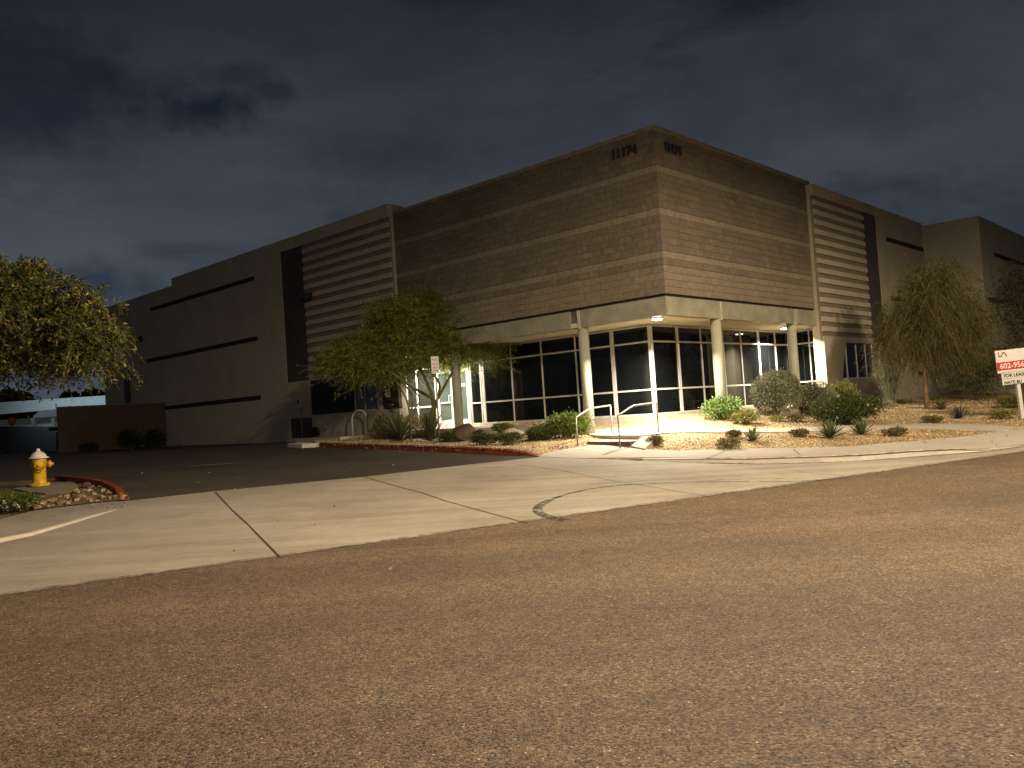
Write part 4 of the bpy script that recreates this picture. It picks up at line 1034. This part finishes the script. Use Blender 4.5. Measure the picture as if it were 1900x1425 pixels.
# trees
def tree(name, P, limbs, crown, n_t, rng_seed, leafmat, barkmat, lab, spray, nleaf, leafL, leafW, droop, r0_=.09, group=None, cat='tree', gap=.35, spread=1.0, core=.2):
    """limbs: list of polylines with radii (local); crown: list of (cx,cy,cz,rx,ry,rz) ellipsoids"""
    rng = np.random.default_rng(rng_seed); t = empty(name, P, 0, lab, cat, group)
    tr = MB(); nodes = []; rad = []
    for pts, r0q, r1q in limbs:
        c = catmull([Vector(p) for p in pts], 4); k = len(c); rr_ = [r0q+(r1q-r0q)*i/(k-1) for i in range(k)]
        tr.tube(c, rr_, 9)
        for p, r in list(zip(c, rr_))[k//2:]: nodes.append(np.array(p)); rad.append(r)
    tg = []
    vol = np.array([a[3]*a[4]*a[5] for a in crown]); vol = vol/vol.sum()
    while len(tg) < n_t:
        e = crown[rng.choice(len(crown), p=vol)]; v = rng.normal(size=3); v /= np.linalg.norm(v); r = (core+(1-core)*rng.random())**.6
        q = np.array(e[:3])+v*r*np.array(e[3:])
        if noise.noise(Vector(q*1.1)+Vector((rng_seed, 0, 0))) < -gap: continue
        tg.append(q)
    top = nodes[-1]; tg.sort(key=lambda q: min(np.linalg.norm(q-nn) for nn in nodes[:40]))
    br = tr; LP_ = []; LD_ = []; tw = MB()
    for q in tg:
        dist_ = [np.linalg.norm(q-nn) for nn in nodes]; i = int(np.argmin(dist_)); s0_ = nodes[i]; L = dist_[i]
        mid = (s0_+q)/2+rng.normal(size=3)*L*.12+np.array([0, 0, L*.12]); r = min(rad[i]*.75, .035+.0*L); r = max(r, .006)
        br.tube([Vector(s0_), Vector(mid), Vector(q)], [r, r*.75, r*.5], 5, False)
        nodes += [mid, q]; rad += [r*.75, r*.5]
    for q in tg:
        for s_ in range(spray):
            st0 = q+rng.normal(size=3)*.16*spread; d = rng.normal(size=3); d[2] *= .5; d += (q-np.array(crown[0][:3]))*.35; d /= np.linalg.norm(d)+1e-6
            L = (.35+.5*rng.random())*spread; u = rng.random(nleaf)**.8
            pp_ = st0+d*L*u[:, None]; pp_[:, 2] -= droop*L*u*u
            LP_.append(pp_+rng.normal(size=(nleaf, 3))*.018); dl = d*.6+rng.normal(size=(nleaf, 3))*.8; dl[:, 2] -= droop*.9; LD_.append(dl)
            tw.tube([Vector(st0), Vector(st0+d*L*.5-np.array([0, 0, droop*L*.25])), Vector(st0+d*L-np.array([0, 0, droop*L]))], [.004, .003, .002], 3, False)
    o = br.build('trunk', barkmat, t, smooth=True, fixn=False); tw.build('twigs', barkmat, t, fixn=False)
    foliage('crown', np.vstack(LP_), np.vstack(LD_), leafL, leafW, leafmat, t, rng); return t
# palo verde by the entry
P = bed(805, 808); q = P.y/F
tree('palo_verde_tree', P, [([(0, 0, -.1), (-.05, 0, .5), (.05, 0, 1.2), (-.15, .1, 1.9), (-.5, .1, 2.7)], .085, .04), ([(.02, .0, .7), (.25, 0, 1.4), (.30, -.1, 1.8), (.05, -.1, 2.4), (.4, 0, 3.2)], .055, .03), ([(0, 0, .9), (.35, .1, 1.5), (.9, .1, 2.3), (1.5, 0, 2.8)], .06, .03), ([(0, 0, 1.3), (-.6, -.1, 1.7), (-1.4, -.1, 2.3), (-2.2, 0, 2.6)], .06, .025)],
     [(-.7, .45, 3.05, 2.7, 1.2, .85), (1.35, .4, 3.25, 1.7, 1.0, .95), (-.4, .4, 3.9, 1.9, 1.1, .9), (-2.4, .3, 2.8, 1.5, 1.0, .6), (-.2, .4, 4.5, .9, .7, .5)], 520, 5, L_PALO, BARKG, 'feathery green palo verde tree in front of the glass doors', 11, 20, .080, .022, .22)
P2 = bed(762, 815); sm = empty('palo_verde_tree', P2, 0, 'slim multi stem young tree leaning left of the parking sign', 'tree')
mb = MB(); 
for pts, r_ in (([(0, 0, -.1), (.02, 0, .9), (-.1, 0, 1.5), (-.55, 0, 2.3)], .05), ([(.02, 0, .8), (.15, 0, 1.5), (-.35, 0, 2.2), (-.7, .1, 2.7)], .035), ([(.05, 0, .9), (.4, 0, 1.35), (.1, 0, 1.9), (-.1, 0, 2.6)], .03)): mb.tube(catmull([Vector(p) for p in pts], 4), [r_*(1-.5*i/12) for i in range(13)], 8)
mb.build('trunk', BARKG, sm, smooth=True)
rng = np.random.default_rng(3); Q = rng.normal(size=(1500, 3))*np.array([.35, .35, .25])+np.array([-.5, 0, 2.6]); foliage('crown', Q, rng.normal(size=(1500, 3)), .07, .016, L_PALO, sm, rng)
# drooping tree at the left edge, trunk outside the frame
P = isl(-95, 948)
tree('drooping_tree', P, [([(0, 0, -.2), (.05, 0, .9), (.15, .1, 1.9), (-.1, 0, 3.1)], .14, .07), ([(.1, 0, 1.4), (.6, 0, 2.2), (1.3, 0, 2.9), (2.1, 0, 3.3)], .08, .03), ([(.1, 0, 1.6), (.3, -.5, 2.5), (.5, -.8, 3.4)], .07, .03)],
     [(.9, 0, 3.35, 1.9, 1.3, 1.05), (.1, 0, 4.15, 1.1, 1.0, .5), (2.1, .1, 3.15, 1.0, 1.0, .75), (1.2, 0, 3.75, 1.15, 1.0, .6), (-.6, 0, 3.5, 1.6, 1.3, 1.1), (2.7, 0, 2.9, .42, .6, .40)], 460, 9, L_ACAC, BARK, 'yellow green drooping tree hanging in from the left edge', 10, 17, .085, .034, .60, spread=.75, gap=.34)
# weeping mesquite on the right
P = bed(1720, 757); q = P.y/F
tree('mesquite_tree', P, [([(0, 0, -.1), (.0, 0, .6), (.03, 0, 1.3), (.12, 0, 1.9), (.05, 0, 2.8)], .085, .05), ([(.05, 0, 1.6), (.4, 0, 2.1), (.9, 0, 2.8), (1.2, 0, 3.5)], .05, .03), ([(.05, 0, 1.5), (-.4, 0, 2.1), (-.8, 0, 2.6)], .045, .02)],
     [(.35, 0, 3.0, 1.5, 1.1, 1.2), (.55, 0, 4.1, 1.0, .9, .85), (-.8, 0, 2.45, .65, .7, .75), (1.3, 0, 2.9, .75, .8, 1.0)], 380, 14, L_MESQ, BARK, 'slim trunked mesquite with a hazy weeping crown on the right', 9, 18, .085, .018, 1.2, gap=.42)
P = bed(1830, 742)
tree('mesquite_tree', P, [([(0, 0, -.1), (.1, 0, .5), (.0, 0, 1.0)], .05, .03)], [(-.3, 0, .95, .95, .7, .65), (.5, 0, 1.3, .7, .6, .7)], 60, 15, L_DEEP, BARK, 'low dark spreading tree behind the lease sign', 8, 12, .085, .03, .2)
P = bed(1905, 735)
tree('mesquite_tree', P, [([(0, 0, -.1), (.1, 0, 1), (.0, 0, 2.2)], .09, .05)], [(.1, 0, 3.0, 1.1, 1.0, 1.5), (.5, 0, 4.3, 1.1, 1.0, 1.1)], 110, 16, L_DARK, BARK, 'dark tree standing at the right edge above the lease sign', 8, 14, .09, .03, .4)

# loose gravel lying on the bed, far too many stones to count
def pebbles():
    rng = np.random.default_rng(4); bpoly = bp; walkp = None
    oct_v = np.array([(1, 0, 0), (-1, 0, 0), (0, 1, 0), (0, -1, 0), (0, 0, 1), (0, 0, -1)], float)
    oct_f = np.array([(0, 2, 4), (2, 1, 4), (1, 3, 4), (3, 0, 4), (2, 0, 5), (1, 2, 5), (3, 1, 5), (0, 3, 5)])
    sw = [(v.co.x, v.co.y) for v in bpy.data.objects['sidewalk'].data.vertices]
    polys = [[(p.x, p.y) for p in gpts[2:]]+[(p.x, p.y) for p in reversed(sb+sR)]+[(s0[1].x, s0[1].y)], [(p.x, p.y) for p in plo]+[(p.x, p.y) for p in reversed(pu)], w, [(p.x, p.y) for p in ldg]]
    polys[0] = [(gpts[0].x, gpts[0].y), (gpts[1].x, gpts[1].y)]+polys[0]+[(s0[0].x, s0[0].y)]
    # coarse height cache
    step = .5; cache = {}
    def zc_(x, y):
        i, j = math.floor(x/step), math.floor(y/step); fx, fy = x/step-i, y/step-j; z = []
        for k_ in ((i, j), (i+1, j), (i, j+1), (i+1, j+1)):
            if k_ not in cache: cache[k_] = z_bed(k_[0]*step, k_[1]*step)
            z.append(cache[k_])
        return (z[0]*(1-fx)+z[1]*fx)*(1-fy)+(z[2]*(1-fx)+z[3]*fx)*fy
    pos = []
    tries = 0
    while len(pos) < 26000 and tries < 200000:
        tries += 1
        x = rng.uniform(-8, 18); y = rng.uniform(16, 36)
        if rng.random() > (19/max(y, 19))**1.5: continue
        if not in_poly(x, y, bpoly): continue
        if any(in_poly(x, y, p) for p in polys): continue
        pos.append((x, y, zc_(x, y)-.004))
    P_ = np.array(pos); n = len(P_); R = rng.normal(size=(n, 3, 3)); q_, _ = np.linalg.qr(R)
    sc = (.009+.017*rng.random((n, 1, 1)))*(1+.6*(rng.random((n, 1, 1)) > .93))*np.array([1, .8, .6])
    V = (oct_v[None]*sc) @ q_ + P_[:, None, :]
    Fc = (oct_f[None]+6*np.arange(n)[:, None, None]).reshape(-1, 3)
    o = np_mesh('gravel', V.reshape(-1, 3), 3, mat_island('gravel_stones', [(.20, .125, .06), (.40, .28, .14), (.54, .41, .22), (.68, .57, .37)], .85), faces=Fc)
    tag(o, 'loose tan gravel stones scattered over the planting bed', 'gravel', kind='stuff')
pebbles()
def litter():
    rng = np.random.default_rng(21); Q = []
    for px0, px1, py0, py1, n, zf in ((120, 460, 868, 925, 26, z_drive), (450, 950, 835, 880, 14, z_drive), (60, 240, 905, 945, 120, z_isl), (600, 1080, 815, 838, 260, z_bed), (1200, 1880, 745, 830, 420, z_bed), (0, 900, 935, 1080, 12, z_drive)):
        for _ in range(n):
            p = on(rng.uniform(px0, px1), rng.uniform(py0, py1), zf)
            if zf is z_drive or p.z > -1: Q.append((p.x, p.y, p.z+.016))
    Q = np.array(Q); d = rng.normal(size=(len(Q), 3)); d[:, 2] *= .15
    o = foliage('leaf_litter', Q, d, .05, .025, mat_island('litter', [(.14, .09, .045), (.24, .18, .11), (.40, .34, .26)], .9), None, rng); tag(o, 'dry leaf litter and scraps scattered over lot and gravel', 'litter', kind='stuff')
litter()

# ------------------------------------------------------------------ far left: site wall, carport, dark hedge
A0 = bw(-.26, 30.8); d = ray(105, 755); t_ = (3.14-EYE)/d.z; A1 = Vector((d.x*t_, d.y*t_, 0)); A0.z = 0
dv = (A1-A0); L = dv.length; ang = math.atan2(dv.y, dv.x)
sw_ = empty('site_wall', (A0.x, A0.y, 0), ang, 'low brown masonry wall running left from the far end of the building', 'wall')
MB().box(.0, L, -.1, .1, .5, 3.08).build('wall_body', simple('site_wall_brown', (.068, .052, .036), .9, .15, var=.15, scale=1), sw_); MB().box(.0, L+.03, -.13, .13, 3.08, 3.14).build('wall_cap', simple('site_wall_cap', (.13, .10, .07)), sw_)
cpw = empty('carport', (0, 0, 0), 0, 'long pale carport canopy glowing bluish beyond the site wall', 'carport')
d0 = 58.0
def at_depth(px, py, Y): d = ray(px, py); k = Y/d.y; return Vector((d.x*k, Y, EYE+d.z*k))
PALE = simple('carport_pale', (.42, .50, .50), .6, .3, var=.05, scale=.3)
def slab(name, pts, Y, mat, par, th=.3):
    v = [at_depth(*p, Y) for p in pts]; mb = MB(); n = len(v); mb.v = [tuple(p) for p in v]+[(p.x, p.y+th, p.z) for p in v]
    mb.f = [tuple(range(n)), tuple(range(n, 2*n))]+[(i, (i+1) % n, (i+1) % n+n, i+n) for i in range(n)]; return mb.build(name, mat, par)
slab('canopy_fascia', [(-160, 783), (-160, 757), (199, 733.5), (225, 732), (225, 749), (199, 751)], d0, PALE, cpw)
slab('rear_wall', [(-160, 800), (-160, 791), (110, 772), (110, 782), (106, 804), (-160, 815)], d0+3, PALE, cpw)
for px in (-40, 60, 98): 
    p = at_depth(px, 775, d0+.6); MB().box(p.x-.12, p.x+.12, p.y, p.y+.24, .6, p.z).build('post', GALV, cpw)
hg = empty('parked_trailer', (0, 0, 0), 0, 'black boxy trailer silhouette in front of the pale carport', 'trailer')
slab('body', [(-60, 842), (-60, 793), (38, 791), (52, 792), (90, 793), (90, 800), (104, 801), (104, 842)], 52, simple('trailer_black', (.012, .012, .014)), hg, 2.0)
for px in (0, 70):
    p = at_depth(px, 842, 51.8); MB().lathe([(.4, -.1), (.4, .1)], (p.x, p.y, p.z-.1), 16, 'y').build('wheel', DARKM, hg)
ob = at_depth(22, 782, 50); t = empty('warning_lamp', (ob.x, ob.y, ob.z), 0, 'dull orange round lamp in front of the carport', 'lamp')
MB().lathe([(.02, -.24), (.16, -.2), (.24, 0), (.16, .2), (.02, .24)], n=14).build('lens', simple('orange_lens', (.35, .08, .03)), t, smooth=True); MB().tube([(0, 0, -.2), (0, 0, -ob.z+.7)], .05, 8).build('post', DARKM, t)
for i, (px, py, wpx, hpx, lab) in enumerate(((18, 742, 90, 26, 'black tree crown rising over the left end of the carport'), (130, 737, 34, 6, 'small dark tree top over the middle of the carport'), (175, 733, 40, 7, 'small dark tree top near the right end of the carport'))):
    c_ = at_depth(px, py, 75); q = 75/F
    tt = empty('distant_tree', (c_.x, c_.y, .8), 0, lab, 'tree', 'dark trees beyond the carport'); rng = np.random.default_rng(80+i)
    v = rng.normal(size=(2600, 3)); v /= np.linalg.norm(v, axis=1, keepdims=True); v *= rng.random((2600, 1))**.4
    hh = c_.z-.8; Q = v*np.array([wpx*q/2, wpx*q/2, hpx*q/2+.8])+np.array([0, 0, hh-.6]); foliage('crown', Q, rng.normal(size=(2600, 3)), .5, .3, L_DARK, tt, rng)
    MB().tube([(0, 0, -.2), (0, 0, hh-.5)], [.16, .08], 8).build('trunk', BARK, tt)

# ------------------------------------------------------------------ sky and light
RIFTS = [(-.317, .885, .345, .10, .030, .95), (-.235, .903, .365, .035, .018, .6), (-.47, .81, .34, .13, .06, .6), (-.13, .94, .30, .13, .04, .35), (-.42, .89, .16, .11, .035, .8), (.35, .9, .30, .2, .05, .25), (-.28, .89, .38, .06, .02, .5)]
wd = bpy.data.worlds.new('World'); scene.world = wd; wd.use_nodes = True; nt = wd.node_tree; nt.nodes.clear()
out = nt.nodes.new('ShaderNodeOutputWorld'); bg = nt.nodes.new('ShaderNodeBackground')
tc = nt.nodes.new('ShaderNodeTexCoord'); mp = nt.nodes.new('ShaderNodeMapping'); mp.inputs['Scale'].default_value = (1.0, 1.0, 2.6); mp.inputs['Location'].default_value = (.33, .1, .45)
nt.links.new(tc.outputs['Generated'], mp.inputs['Vector'])
sk = nt.nodes.new('ShaderNodeTexSky'); sk.sky_type = 'NISHITA'; sk.sun_disc = False; sk.sun_elevation = math.radians(24); sk.sun_rotation = math.radians(150)
n1 = noise_n(nt, 3.4, 8, .6, mp.outputs[0], .35); n2 = noise_n(nt, 1.5, 7, .58, mp.outputs[0], .2)
clear = mixc(nt, 1.0, sk.outputs[0], (.0045, .0047, .0055), 'MULTIPLY')
cl = ramp(nt, n2.outputs['Fac'], [(.34, (.022, .025, .029)), (.5, (.040, .045, .053)), (.66, (.056, .064, .074))])
sepz = nt.nodes.new('ShaderNodeSeparateXYZ'); nt.links.new(tc.outputs['Generated'], sepz.inputs[0])
grad = ramp(nt, sepz.outputs[2], [(.0, (1.0, 1.10, 1.25)), (.14, (1.22, 1.27, 1.34)), (.30, (.98, .99, 1.02)), (.46, (.55, .56, .58)), (1, (.4, .4, .42))])
cov = ramp(nt, n1.outputs['Fac'], [(.30, G3(.35)), (.46, G3(1))])
# dark rifts in the overcast, each round a direction of the sky
rift = None
nd = noise_n(nt, 6.0, 6, .65, tc.outputs['Generated'])
for dx_, dy_, dz_, sx_, sz_, amt in RIFTS:
    sv = nt.nodes.new('ShaderNodeVectorMath'); sv.operation = 'SUBTRACT'; sv.inputs[1].default_value = (dx_, dy_, dz_); nt.links.new(tc.outputs['Generated'], sv.inputs[0])
    sc_ = nt.nodes.new('ShaderNodeVectorMath'); sc_.operation = 'MULTIPLY'; sc_.inputs[1].default_value = (1/sx_, 1/sx_, 1/sz_); nt.links.new(sv.outputs[0], sc_.inputs[0])
    ln = nt.nodes.new('ShaderNodeVectorMath'); ln.operation = 'LENGTH'; nt.links.new(sc_.outputs[0], ln.inputs[0])
    dd_ = math_n(nt, 'ADD', ln.outputs['Value'], math_n(nt, 'MULTIPLY', math_n(nt, 'SUBTRACT', nd.outputs['Fac'], .5), 4.4))
    f_ = ramp(nt, dd_, [(.15, G3(amt)), (1.25, G3(0))])
    rift = f_.outputs[0] if rift is None else math_n(nt, 'MAXIMUM', rift, f_.outputs[0])
cv_ = math_n(nt, 'MULTIPLY', cov.outputs[0], math_n(nt, 'SUBTRACT', 1.0, rift))
c = mixc(nt, cv_, clear, cl.outputs[0]); c = mixc(nt, 1.0, c, grad.outputs[0], 'MULTIPLY')
nt.links.new(c, bg.inputs['Color']); bg.inputs['Strength'].default_value = 1.0; nt.links.new(bg.outputs[0], out.inputs[0])

def lamp(name, loc, e, colr, r=.2, target=None, angle=None, blend=.8):
    l = bpy.data.lights.new(name, 'SPOT' if angle else 'POINT'); l.energy = e; l.color = colr; l.shadow_soft_size = r
    if angle: l.spot_size = math.radians(angle); l.spot_blend = blend
    o = bpy.data.objects.new(name, l); col.objects.link(o); o.location = loc
    if target: o.rotation_euler = (Vector(target)-Vector(loc)).to_track_quat('-Z', 'Y').to_euler()
    return o
# unseen street lamps: one to the right, one over the road brightening the ground
lamp('street_lamp_right', (18.5, 12, 10), 12500, (1, .80, .53), .18, (18.4, 12.1, 0), 174, .30)
lamp('street_lamp_overhead', (3.5, 9.5, 9.0), 7900, (1, .80, .56), .18, (3.5, 10.1, 0), 178, .35)
lamp('left_wall_fill', (-6, -14, 10.0), 3900, (1, .82, .58), .2)  # added unseen light that brightens the left walls
lamp('carport_lamp', (-29, 50, 6.0), 1700, (.74, .90, 1), .3, (-27, 58, 3.0), 130)
sun = bpy.data.lights.new('moon', 'SUN'); sun.energy = .012; sun.angle = math.radians(.5); sun.color = (.8, .88, 1)
so = bpy.data.objects.new('moon', sun); col.objects.link(so); so.rotation_euler = (math.radians(50), 0, math.radians(-30))

scene.view_settings.view_transform = 'Standard'; scene.view_settings.look = 'None'; scene.view_settings.exposure = 0; scene.view_settings.gamma = 1
scene.render.engine = 'CYCLES'
scene.cycles.use_denoising = True; scene.cycles.max_bounces = 5; scene.cycles.sample_clamp_indirect = 4
